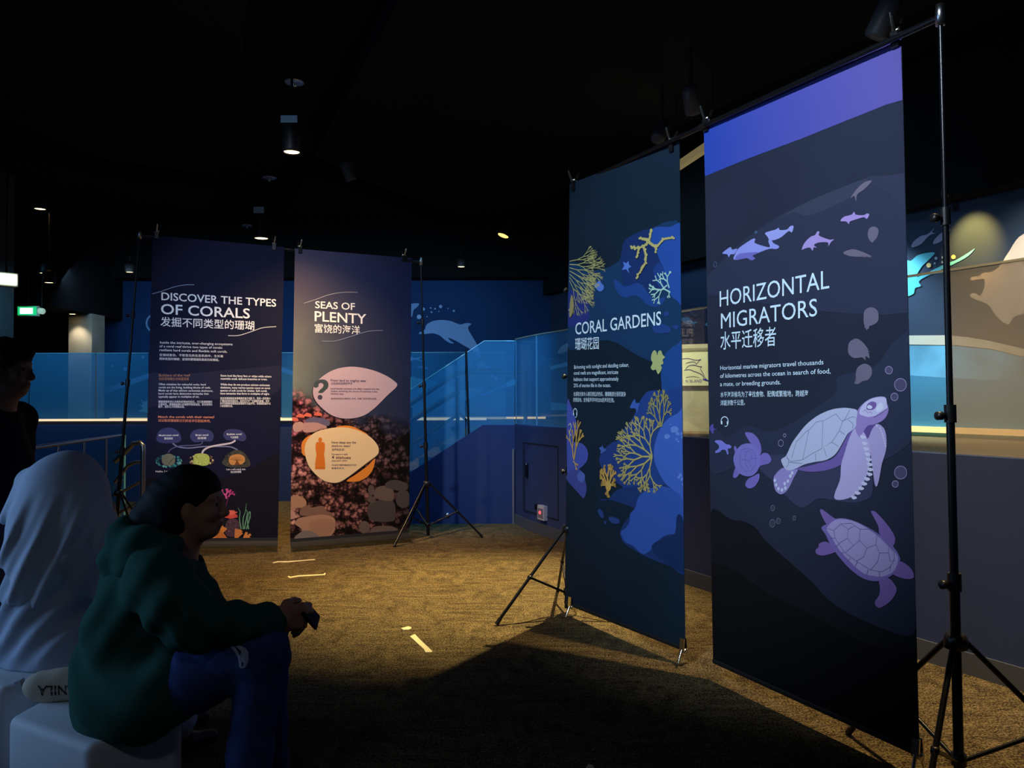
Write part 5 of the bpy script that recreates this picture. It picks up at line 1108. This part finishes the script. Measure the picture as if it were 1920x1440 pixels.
# ------------------------------------------------------------------ seats
FOAM = mat('white_foam', (205, 208, 214), .65, noise=(3, .06), bump=(8, .12))
def pouf(name, poly, z, label):
    b = MB(); b.weld = True; b.prism(poly, 0, z, FOAM); o = b.build(name, None, (sum(p[0] for p in poly)/len(poly), sum(p[1] for p in poly)/len(poly), 0))
    bm = bmesh.new(); bm.from_mesh(o.data)
    bmesh.ops.dissolve_limit(bm, angle_limit=.02, verts=bm.verts, edges=bm.edges)
    ed = [e for e in bm.edges if max(v.co.z for v in e.verts) > .1]
    bmesh.ops.bevel(bm, geom=ed, offset=.028, segments=4, profile=.5, affect='EDGES')
    for f in bm.faces: f.smooth = True
    bm.to_mesh(o.data); bm.free(); return tag(o, label, 'seat', 'white foam seats')
SEAT = .445
C_, A_, B_2 = [at_z(x, y, SEAT) for x, y in ((165, 1399), (13, 1345), (341, 1354))]
D_, E_2 = B_2 + V((-.19, .40, 0)), A_ + V((.04, .36, 0))
S1 = [(p.x, p.y) for p in (C_, B_2, D_, E_2, A_)]
pouf('foam_seat', S1, SEAT, 'white foam seat block under the person in the green hoodie')
g0 = at_y(100, 1215, 3.0); fd, ld = V((.70, .71, 0)), V((-.71, .70, 0))
S2 = [(q.x, q.y) for q in (g0 - fd*.24 - ld*.26, g0 + fd*.19 - ld*.26, g0 + fd*.19 + ld*.26, g0 - fd*.24 + ld*.26)]
pouf('foam_seat', S2, .47, 'white foam seat block under the person in the pale headscarf')

def on_seat(poly, z):
    """whatever sits above the seat is flattened where it rests on it"""
    def fn(P):
        ins = np.ones(len(P), bool)
        for (x0, y0), (x1, y1) in zip(poly, poly[1:] + poly[:1]): ins &= ((x1-x0)*(P[:, 1]-y0) - (y1-y0)*(P[:, 0]-x0)) > -.012
        P = P.copy(); P[:, 2] = np.where(ins, np.maximum(P[:, 2], z + .002), P[:, 2]); return P
    return fn
# canvas pouch lying upside down on the near seat
K0 = at_z(96, 1318, SEAT+.01)
T = thing('canvas_pouch', 'small cream canvas pouch with dark upside-down lettering lying on the white seat', 'pouch', (K0.x, K0.y, SEAT))
PS = Plane(K0.x, K0.y+.01, .10)
pz = zz(0, 1150, 4.966)
S = Soft((K0.x-.16, K0.y-.06, SEAT-.01), (K0.x+.24, K0.y+.16, SEAT+.20), .005)
c0, c1 = PS.hit(*pz((330, 760))[0]), PS.hit(*pz((840, 680))[0])
S.ell((K0.x+.035, K0.y+.055, SEAT+.052), (.155, .040, .056), frame_of((1, .1, .06)), .02)
S.ell((K0.x-.055, K0.y+.05, SEAT+.045), (.05, .035, .046), None, .03); S.ell((K0.x+.12, K0.y+.06, SEAT+.055), (.055, .036, .052), None, .03)
S.rip(lambda X, Y, Z: .002*np.sin(60*X+25*Z)*np.sin(40*Z-20*X)); CANV = mat('canvas_cream', (196, 180, 158), .85, bump=(220, .2)); body = S.mesh('body', CANV, T, on_seat([(-9, 0), (9, 0), (9, 9), (-9, 9)], SEAT))
from mathutils.bvhtree import BVHTree
dg = body.data; bv = BVHTree.FromPolygons([V(v.co)+V(T['_w']) for v in dg.vertices], [tuple(p.vertices) for p in dg.polygons])
L = Lettering(PS, .0)
for tx, x0, x1, yb, h in (('MANILA', 800, 345, 672, 19), ('EST', 575, 512, 620, 5), ('LUZON', 612, 565, 775, 5)):
    if tx != 'MANILA': continue
    vs, fs = glyphs(tx, .02); l = PS.st(*pz((x0, yb))[0]); r_ = PS.st(*pz((x1, yb+8))[0])
    xa = min(v[0] for v in vs); xb = max(v[0] for v in vs); hh = h*2.35/FPX/CAPH; out = []
    for v in vs:
        t = (v[0]-xa)/(xb-xa); p = PS.pt((l[0]+(r_[0]-l[0])*t, l[1]+(r_[1]-l[1])*t - v[1]*hh), .3)
        hit = bv.ray_cast(p, -PS.n)[0]; out.append((hit if hit is not None else p - PS.n*.3) + PS.n*.0012)
    L.mb.add(out, fs, mat('print_black', (26, 24, 24), .7))
L.build('lettering', T)
b = MB(); tb = at_y(38, 1284, K0.y+.05); b.obox((tb.x, tb.y, tb.z), (.010, 0, .004), (0, .012, 0), (-.004, 0, .016), mat('zip_tab', (170, 178, 190), .4)); b.build('zip_tab', T)

# ------------------------------------------------------------------ people
SKIN = mat('skin', (196, 140, 112), .55, spec=.35); SKIN2 = mat('skin_tan', (140, 96, 76), .55, spec=.35)
HAIR = mat('black_hair', (13, 12, 14), .7, spec=.2)
HOOD = mat('green_hoodie', (44, 86, 76), .9, spec=.1, bump=(60, .12)); JEAN = mat('blue_denim', (58, 76, 128), .85, spec=.1, noise=(30, .18), bump=(160, .2))
SCARF = mat('pale_scarf', (196, 204, 222), .8, spec=.1, bump=(120, .08)); DRESS = mat('pale_dress', (176, 186, 206), .8, spec=.1, bump=(90, .1))
SHIRT = mat('navy_shirt', (26, 32, 44), .85, spec=.1); TROU = mat('grey_trousers', (66, 66, 76), .85, spec=.1, noise=(6, .2)); SHOE = mat('dark_shoe', (26, 26, 30), .5)
EYEW = mat('eye_dark', (30, 22, 20), .25)
ln = lambda p: np.array(p, float)
def eyes(c, R, s, T):
    for y in (-1, 1):
        b = MB(); q = V(tuple(np.array(c) + R @ (np.array((.0815, y*.032, -.004))*s))); f = V(tuple(R[:, 0]))
        b.lathe(q, [(0, .0058*s), (.005*s, .0035*s), (.0075*s, -.001*s)], EYEW, 12, f); b.build('eye', T)
        W_ = lambda x, z_, w_: tuple(np.array(c) + R @ (np.array((x, y*w_, z_))*s))
        b = MB(); b.tube([W_(.0845, .017, .014), W_(.0825, .021, .031), W_(.070, .018, .047)], [.0022, .003, .0015], HAIR, 6); b.build('eyebrow', T)

# ---- seated person in the green hoodie
Y0 = 2.50
T = thing('person', 'person in a dark green hoodie and ripped jeans sitting hunched, holding a phone', 'person', (at_y(240, 1300, Y0).x, Y0, 0))
P_ = lambda px, py, Y=Y0: ln(at_y(px, py, Y))
Rh = frame_of((1, .06, -.02)); hc = P_(366, 941)
pel, chest, nk = P_(228, 1316), P_(262, 1120), P_(322, 1022)
shR, shL = P_(302, 1085, Y0-.17), P_(312, 1085, Y0+.18)
elR, elL = P_(364, 1172, Y0-.20), P_(385, 1182, Y0+.20)
wrR, wrL = P_(516, 1166, Y0-.10), P_(520, 1172, Y0+.09)
hipR, hipL = P_(250, 1318, Y0-.10), P_(250, 1312, Y0+.10)
knR, knL = P_(492, 1218, Y0-.12), P_(500, 1226, Y0+.14)
anR = ln((knR[0]-.03, Y0-.16, .09)); anL = ln((knL[0]+.02, Y0+.18, .09))
S = Soft((hipR[0]-.22, Y0-.36, -.005), (P_(625, 1160)[0], Y0+.38, hc[2]+.15), .0065)
add_head(S, hc, Rh, .94, False)
S.chain([nk - ln((.01, 0, .04)), nk, hc + Rh @ ln((-.025, 0, -.055))], [.075, .056, .052], .03)
S.chain([pel, (pel+chest)/2, chest, nk], [.11, .105, .10, .07], .08); S.cone(shR, shL, .062, .062, .06)
for sh, el, wr in ((shR, elR, wrR), (shL, elL, wrL)): S.chain([sh, el, wr], [.052, .040, .026], .02)
for h, k, a_ in ((hipR, knR, anR), (hipL, knL, anL)):
    S.chain([h, k], [.088, .060], .04); S.chain([k, (k+a_)/2 + ln((-.015, 0, 0)), a_], [.058, .050, .036], .03); S.chain([a_, a_ + ln((.06, 0, -.05)), a_ + ln((.16, 0, -.06))], [.036, .032, .024], .02)
# both hands wrapped round the phone
phc = V(P_(576, 1156, Y0+.0)); 
add_hand(S, wrR, V(tuple(phc - V(tuple(wrR)))) + V((-.01, -.05, .015)), (.15, 1, -.25), (.1, .1, 1), (38, 46, 34), 1.08)
add_hand(S, wrL, V(tuple(phc - V(tuple(wrL)))) + V((-.01, .05, .005)), (.15, -1, -.25), (.1, -.1, 1), (38, 46, 34), 1.08)
S.mesh('body', SKIN, T, on_seat(S1, SEAT+.01)); eyes(hc, Rh, .94, T)
# hair: close cap, gathered back and falling behind the neck into the hood
W = lambda x, y, z: hc + Rh @ ln((x, y, z))
S = Soft(hc - ln((.30, .16, .34)), hc + ln((.16, .16, .17)), .006)
S.ell(W(-.018, 0, .036), (.098, .083, .085), Rh, .02); S.ell(W(-.060, 0, -.01), (.075, .080, .085), Rh, .03)
S.cone(W(-.10, 0, .0), W(-.135, 0, -.06), .060, .060, .05); S.cone(W(-.135, 0, -.06), W(-.15, 0, -.11), .058, .05, .04)
S.cone(W(-.05, -.02, -.06), W(-.06, -.02, -.19), .060, .036, .04); S.cone(W(-.05, .02, -.06), W(-.06, .02, -.19), .060, .036, .04)
S.ell(W(.085, 0, -.062), (.072, .12, .094), Rh, .012, '-'); S.ell(W(.004, -.095, -.026), (.028, .040, .036), Rh, .008, '-'); S.ell(W(.004, .095, -.026), (.028, .040, .036), Rh, .008, '-')
S.rip(lambda X, Y, Z: .0009*np.sin(170*(Z-hc[2])+60*(X-hc[0]))); S.mesh('hair', HAIR, T)
# hoodie
S = Soft((hipR[0]-.26, Y0-.37, .36), (wrR[0]+.05, Y0+.37, hc[2]-.01), .008)
sp = [P_(244, 1325), P_(238, 1262), P_(252, 1180), P_(276, 1100), P_(314, 1045)]
S.chain(sp, [.142, .138, .130, .122, .085], .08); S.chain([hipR, hipR + (knR-hipR)*.22], [.124, .116], .05)
S.cone(P_(210, 1316, Y0-.10), P_(210, 1316, Y0+.08), .100, .100, .06); S.cone(P_(262, 1328, Y0-.15), P_(268, 1340, Y0+.10), .085, .085, .05); S.cone(P_(300, 1300, Y0-.13), P_(325, 1272, Y0-.12), .100, .086, .04)
S.cone(shR + ln((-.03, .03, -.01)), shL + ln((-.03, -.03, -.01)), .098, .098, .07)
S.chain([shR, (shR+elR)/2 + ln((0, -.012, 0)), elR, elR + (wrR-elR)*.5, elR + (wrR-elR)*.86, elR + (wrR-elR)*.97], [.094, .086, .070, .060, .054, .040], .035)
S.chain([shL, (shL+elL)/2, elL, elL + (wrL-elL)*.5, elL + (wrL-elL)*.86, elL + (wrL-elL)*.97], [.094, .086, .078, .066, .056, .040], .035)
S.chain([P_(335, 1098), P_(360, 1150), P_(330, 1240)], [.085, .085, .10], .08)
S.ell(hc + ln((-.04, 0, -.16)), (.062, .058, .10), None, .012, '-')
def folds(X, Y, Z):
    a_ = np.exp(-(((X-elR[0])/.10)**2 + ((Z-elR[2])/.10)**2)); b_ = np.exp(-((Z-SEAT-.16)/.14)**2)
    return .007*a_*np.sin(70*(X-elR[0]) + 55*(Z-elR[2])) + .007*b_*np.sin(48*(Z-SEAT) + 26*(X-hipR[0]) + 4*np.sin(9*Y)) + .005*np.sin(26*X+34*Z+8*Y) + .004*np.sin(60*X-38*Z+10*Y)*np.clip((Z-.55)/.2,0,1)
S.rip(folds); S.mesh('hoodie', HOOD, T, on_seat(S1, SEAT))
S = Soft(nk - ln((.32, .26, .16)), nk + ln((.12, .26, .16)), .007)
for q in (-1, 1):
    S.chain([P_(236, 996, Y0), P_(230, 1008, Y0+q*.07), P_(268, 1018, Y0+q*.125), P_(318, 1026, Y0+q*.12)], [.034, .044, .050, .042], .03)
    S.chain([P_(220, 1046, Y0), P_(222, 1054, Y0+q*.07), P_(254, 1056, Y0+q*.125), P_(300, 1050, Y0+q*.135)], [.050, .050, .050, .042], .035)
S.cone(P_(236, 982, Y0-.04), P_(236, 982, Y0+.04), .022, .022, .03)
S.rip(lambda X, Y, Z: .003*np.sin(70*Z-40*X)); S.mesh('hood', HOOD, T)
S = Soft(nk - ln((.11, .12, .06)), nk + ln((.13, .12, .10)), .005)
for k in range(10):
    t0, t1 = 2*math.pi*k/10, 2*math.pi*(k+1)/10; cc_ = nk + ln((.012, 0, .030)); q = lambda t: cc_ + ln((.062*math.cos(t), .060*math.sin(t), .02*math.cos(t)*-1))
    S.cone(q(t0), q(t1), .010, .010, .006)
S.mesh('collar', mat('collar_white', (205, 214, 216), .8), T)
# jeans
S = Soft((hipR[0]-.14, Y0-.34, .06), (knR[0]+.16, Y0+.38, .86), .007)
for h, k, a_ in ((hipR, knR, anR), (hipL, knL, anL)):
    S.chain([h, (h+k)/2, k], [.105, .092, .074], .05); S.chain([k, (k+a_)/2 + ln((-.015, 0, 0)), a_ + ln((0, 0, .05))], [.074, .064, .050], .03)
S.cone(hipR + ln((-.03, 0, -.01)), hipL + ln((-.03, 0, -.01)), .10, .10, .06)
S.rip(lambda X, Y, Z: .004*np.sin(60*X+30*Z)*np.exp(-((X-hipR[0]-.10)/.08)**2) + .004*np.exp(-((X-knR[0]+.02)/.06)**2 - ((Z-knR[2])/.10)**2)*np.sin(80*Z+20*X) + .0015*np.sin(90*Z+70*X)); jeans = S.mesh('jeans', JEAN, T, on_seat(S1, SEAT+.004))
dg = jeans.data; bv = BVHTree.FromPolygons([V(v.co)+V(T['_w']) for v in dg.vertices], [tuple(p.vertices) for p in dg.polygons])
def on_leg(px, py, lift=.0025):
    d = ray(px, py).normalized(); h = bv.ray_cast(EYE, d)
    return (h[0] + h[1]*lift) if h[0] is not None else None
rp = zz(120, 840, 2.4)
b = MB()
TORN = mat('torn_denim', (176, 190, 216), .9); SLIT = mat('torn_gap', (40, 48, 78), .9)
for out, mt_, lf in ((((742, 884), (775, 884), (815, 896), (834, 920), (832, 960), (815, 988), (792, 986), (786, 950), (768, 915)), TORN, .0035), (((772, 892), (800, 912), (812, 945), (808, 980), (801, 978), (800, 945), (786, 915)), SLIT, .0055)):
    q = [on_leg(*x, lift=lf) for x in rp(*smooth_loop(out, 2))]
    q = [x for x in q if x is not None]
    if len(q) > 4:
        n = len(q); k_ = n//2
        strip = [(a_, n-1-a_) for a_ in range(k_)]
        b.add(q, [(strip[t][0], strip[t+1][0], strip[t+1][1], strip[t][1]) for t in range(k_-1)], mt_)
b.keep_normals = True
b.build('ripped_patch', T)
for a_ in (anR, anL):
    S = Soft(a_ - ln((.08, .07, .10)), a_ + ln((.25, .07, .05)), .006); S.chain([a_ + ln((-.03, 0, -.045)), a_ + ln((.06, 0, -.045)), a_ + ln((.17, 0, -.055))], [.044, .042, .030], .03); S.ell(a_ + ln((.06, 0, -.145)), (.3, .2, .055), None, .004, '-'); S.mesh('shoe', SHOE, T)
# the phone
T = thing('smartphone', 'black smartphone held between both hands of the person in the green hoodie', 'phone', phc)
ax = V((-.17, .985, 0)); sh_ = V((-.62, -.107, .77)); nn = ax.cross(sh_); pc = phc + V((.012, 0, .004))
b = MB(); b.weld = True; b.obox(pc, ax*.072, sh_*.036, nn*.004, mat('phone_black', (5, 5, 6), .6, spec=.08)); o = b.build('body', T)
bm = bmesh.new(); bm.from_mesh(o.data); bmesh.ops.bevel(bm, geom=bm.edges[:], offset=.003, segments=3, affect='EDGES'); bm.to_mesh(o.data); bm.free()
b = MB(); b.obox(pc + nn*.0046*(-1 if nn.x > 0 else 1), ax*.068, sh_*.033, nn*.0004, mat('phone_glass', (4, 4, 5), .6, spec=.08)); b.build('screen', T)

# ---- seated person in the pale headscarf
Y1 = 3.0
T = thing('person', 'person in a pale headscarf and pale dress seated with their back turned', 'person', (at_y(105, 1240, Y1).x, Y1, 0))
Q_ = lambda px, py, Y=Y1: ln(at_y(px, py, Y))
f2 = V((.40, .91, -.12)); R2 = frame_of(f2); h2 = Q_(140, 915, Y1+.03); F2 = ln((.70, .71, 0)); L2 = ln((-.71, .70, 0))
pel = Q_(100, 1215); chest = Q_(112, 1075); nk = Q_(125, 1000, Y1+.01); sR, sL = chest + ln((0, 0, .09)) - L2*.17, chest + ln((0, 0, .09)) + L2*.17
hR, hL = pel - L2*.10, pel + L2*.10; kR, kL = hR + F2*.42 + ln((0, 0, .03)), hL + F2*.42 + ln((0, 0, .03)); aR, aL = ln((*(kR - F2*.02 - L2*.02)[:2], .08)), ln((*(kL + F2*.04)[:2], .08))
eR = sR + F2*.18 + ln((.02, 0, -.22)); wR = Q_(213, 985, eR[1]+.10); eL = sL + F2*.14 + ln((0, 0, -.25)); wL = eL + F2*.22 - L2*.08 + ln((0, 0, -.02))
allp = np.array([pel, h2, kR, kL, aR, aL, wR, wL, eR, eL, h2 + ln((.1, .1, .15))]); lo = allp.min(0) - .25; hi = allp.max(0) + .22; lo[2] = -.004; hi[2] = h2[2] + .16
S = Soft(lo, hi, .008); add_head(S, h2, R2, 1.0)
S.chain([pel, chest, nk, h2 + R2 @ ln((-.03, 0, -.08))], [.13, .125, .062, .054], .06); S.cone(sR, sL, .058, .058, .05)
for s_, e_, w_ in ((sR, eR, wR), (sL, eL, wL)): S.chain([s_, e_, w_], [.048, .038, .026], .02)
for h, k, a_ in ((hR, kR, aR), (hL, kL, aL)): S.chain([h, k, (k+a_)/2, a_], [.09, .062, .052, .036], .03); S.chain([a_, a_ + F2*.07 + ln((0, 0, -.045)), a_ + F2*.16 + ln((0, 0, -.055))], [.036, .030, .022], .02)
add_hand(S, wR, V((-.16, .12, 1)), (-.8, .2, .1), (.3, -.9, .2), (18, 30, 24), .95); add_hand(S, wL, V(tuple(F2 - L2*.3)), (0, 0, -1), tuple(-L2), (18, 26, 20), .95)
S.mesh('body', SKIN2, T, lambda P: on_seat(S2, .485)(on_seat(S1, SEAT+.02)(P))); eyes(h2, R2, 1.0, T)
# dress
S = Soft(lo, hi, .010)
S.chain([Q_(92, 1222), Q_(100, 1150), chest, nk - ln((0, 0, .05))], [.165, .155, .15, .10], .09); S.cone(Q_(66, 1212), Q_(125, 1216), .125, .13, .08); S.cone(sR, sL, .085, .085, .06)
for s_, e_, w_ in ((sR, eR, wR), (sL, eL, wL)): S.chain([s_, e_, e_ + (w_-e_)*.80], [.078, .070, .048], .03)
for h, k, a_ in ((hR, kR, aR), (hL, kL, aL)): S.chain([h, k, (k+a_)/2, a_ + ln((0, 0, .07))], [.12, .098, .09, .10], .08)
S.rip(lambda X, Y, Z: .010*np.sin(46*(Z-.5) - 60*(X-pel[0]) + 12*Y)*np.clip((1.0-Z)/.3, 0, 1)*np.clip((Z-.46)/.1, .2, 1) + .003*np.sin(20*X+33*Z)); S.mesh('dress', DRESS, T, lambda P: on_seat(S2, .47)(on_seat(S1, SEAT)(P)))
# scarf: tight over the crown, falling in long folds over the back
S = Soft(h2 - ln((.36, .40, .58)), h2 + ln((.34, .32, .18)), .0075)
G = lambda x, y, z: h2 + R2 @ ln((x, y, z))
S.ell(G(-.018, 0, .030), (.108, .098, .110), R2, .03); S.ell(G(-.02, 0, -.06), (.100, .092, .10), R2, .05)
S.chain([Q_(112, 920, Y1-.03), Q_(100, 990, Y1-.07), Q_(90, 1045, Y1-.09)], [.115, .135, .130], .08); S.chain([Q_(84, 1050, Y1-.10), Q_(58, 1108, Y1-.13)], [.120, .068], .06)
S.chain([Q_(158, 930, Y1-.02), Q_(150, 990, Y1-.07), Q_(128, 1045, Y1-.06)], [.078, .09, .085], .09); S.chain([Q_(158, 960, Y1+.08), Q_(164, 1010, Y1+.12)], [.08, .065], .05); S.chain([Q_(60, 905, Y1+.02), Q_(62, 960, Y1)], [.06, .10], .06)
S.ell(Q_(96, 912, Y1-.02), (.085, .085, .088), None, .05); S.ell(G(.135, 0, -.025), (.060, .056, .090), R2, .02, '-')
uu = lambda X, Y, Z: (X-h2[0])*.94 - (Z-h2[2])*.36 + .25*(Y-h2[1])
S.rip(lambda X, Y, Z: (.010*np.sin(62*uu(X, Y, Z) + 1.5*np.sin(8*(Z-h2[2]))) + .0045*np.sin(128*uu(X, Y, Z) + 2*np.sin(11*Z)))*np.clip((h2[2]+.02-Z)/.16, 0, 1)); S.mesh('headscarf', SCARF, T)
b = MB(); bvd = T.children[-2].data; bv = BVHTree.FromPolygons([V(v.co)+V(T['_w']) for v in bvd.vertices], [tuple(p.vertices) for p in bvd.polygons]); zd = zz(0, 1150, 4.966)
for x, y in ((445, 15), (520, 118), (300, 268), (165, 305), (655, 245), (515, 440), (600, 60), (380, 180), (250, 120), (680, 130), (430, 330), (620, 360)):
    p0 = zd((x, y))[0]; d = ray(*p0).normalized(); h = bv.ray_cast(EYE, d)
    if h[0] is not None: b.lathe(h[0] + h[1]*.001, [(.007, 0), (.004, .002), (0, .0025)], mat('sprig_navy', (44, 58, 84), .8), 7, h[1])
b.build('sprig_pattern', T)
for a_ in (aR, aL):
    S = Soft(a_ - ln((.22, .22, .10)), a_ + ln((.26, .24, .03)), .007); S.chain([a_ - F2*.03 + ln((0, 0, -.05)), a_ + F2*.07 + ln((0, 0, -.05)), a_ + F2*.17 + ln((0, 0, -.056))], [.036, .036, .028], .03); S.ell(a_ + ln((0, 0, -.135)), (.4, .4, .055), None, .004, '-'); S.mesh('shoe', SHOE, T)

# ---- standing person at the edge of the photo
Y2 = 3.32
T = thing('person', 'person in dark clothes standing in profile, leftmost of the three people', 'person', (at_y(-15, 1380, Y2).x, Y2, 0))
M_ = lambda px, py, Y=Y2: ln(at_y(px, py, Y))
R3 = frame_of((1, .10, -.05)); h3 = M_(14, 690)
nk = M_(-12, 760); ch = M_(-20, 850); wa = M_(-14, 930); pe = M_(-16, 985)
sR, sL = ch + ln((-.01, -.19, .13)), ch + ln((-.01, .19, .13)); eR, eL = ch + ln((-.04, -.24, -.16)), ch + ln((-.04, .24, -.16)); wR, wL = ch + ln((.06, -.22, -.39)), ch + ln((.06, .22, -.39))
hR, hL = pe + ln((0, -.09, -.02)), pe + ln((0, .09, -.02)); aR, aL = ln((pe[0]-.02, Y2-.12, .08)), ln((pe[0]-.01, Y2+.12, .08))
lo = np.array((ch[0]-.34, Y2-.36, -.004)); hi = np.array((ch[0]+.36, Y2+.36, h3[2]+.16))
S = Soft(lo, hi, .008); add_head(S, h3, R3, 1.0)
S.chain([pe, wa, ch, nk, h3 + R3 @ ln((-.03, 0, -.08))], [.13, .125, .13, .064, .056], .06); S.cone(sR, sL, .06, .06, .05)
for s_, e_, w_ in ((sR, eR, wR), (sL, eL, wL)): S.chain([s_, e_, w_], [.052, .042, .028], .02); add_hand(S, w_, (.12, 0, -1), (0, 1 if w_ is wR else -1, 0), (1, 0, 0), (20, 28, 22), 1.0)
for h, a_ in ((hR, aR), (hL, aL)): S.chain([h, (h+a_)/2 + ln((.02, 0, .03)), (h+a_)/2*.5 + a_*.5 + ln((-.01, 0, 0)), a_], [.09, .060, .056, .038], .03); S.chain([a_, a_ + ln((.07, 0, -.045)), a_ + ln((.17, 0, -.055))], [.038, .034, .024], .02)
S.mesh('body', SKIN2, T); eyes(h3, R3, 1.0, T)
W = lambda x, y, z: h3 + R3 @ ln((x, y, z))
S = Soft(h3 - .18, h3 + .18, .007); S.ell(W(-.018, 0, .042), (.106, .088, .092), R3, .02); S.ell(W(-.055, 0, -.02), (.07, .080, .09), R3, .03); S.cone(W(.05, 0, .085), W(.075, 0, .075), .04, .03, .03)
S.ell(W(.095, 0, -.065), (.075, .12, .098), R3, .012, '-'); S.ell(W(.004, -.095, -.026), (.028, .04, .036), R3, .008, '-'); S.ell(W(.0, .095, -.035), (.035, .04, .05), R3, .012, '-')
S.rip(lambda X, Y, Z: .002*np.sin(150*X+90*Z+60*Y)); S.mesh('hair', HAIR, T)
S = Soft(lo, hi, .010); S.chain([pe + ln((0, 0, .02)), wa, ch, nk - ln((0, 0, .07))], [.145, .142, .145, .085], .07); S.ell(wa + ln((.045, 0, .03)), (.085, .13, .13), None, .06); S.cone(sR, sL, .085, .085, .06)
for s_, e_, w_ in ((sR, eR, wR), (sL, eL, wL)): S.chain([s_, e_, e_ + (w_-e_)*.25], [.080, .068, .066], .03)
S.ell(pe + ln((0, 0, -.20)), (.4, .4, .19), None, .01, '-')
S.rip(lambda X, Y, Z: .004*np.sin(34*Z+20*X)); S.mesh('shirt', SHIRT, T)
S = Soft(lo, np.array((hi[0], hi[1], pe[2]+.09)), .010); S.cone(hR + ln((0, 0, .03)), hL + ln((0, 0, .03)), .125, .125, .05)
for h, a_ in ((hR, aR), (hL, aL)): S.chain([h, (h+a_)/2 + ln((.02, 0, .03)), a_ + ln((0, 0, .06))], [.115, .088, .066], .03)
S.rip(lambda X, Y, Z: .005*np.sin(40*Z+22*X)); S.mesh('trousers', TROU, T)
for a_ in (aR, aL):
    S = Soft(a_ - ln((.10, .07, .10)), a_ + ln((.26, .07, .05)), .007); S.chain([a_ + ln((-.03, 0, -.04)), a_ + ln((.07, 0, -.045)), a_ + ln((.18, 0, -.055))], [.046, .044, .030], .03); S.ell(a_ + ln((.06, 0, -.14)), (.3, .2, .06), None, .004, '-'); S.mesh('shoe', SHOE, T)
bpy.data.objects.remove(_to); bpy.data.curves.remove(_tc)
for o in bpy.data.objects:
    if '_w' in o: del o['_w']
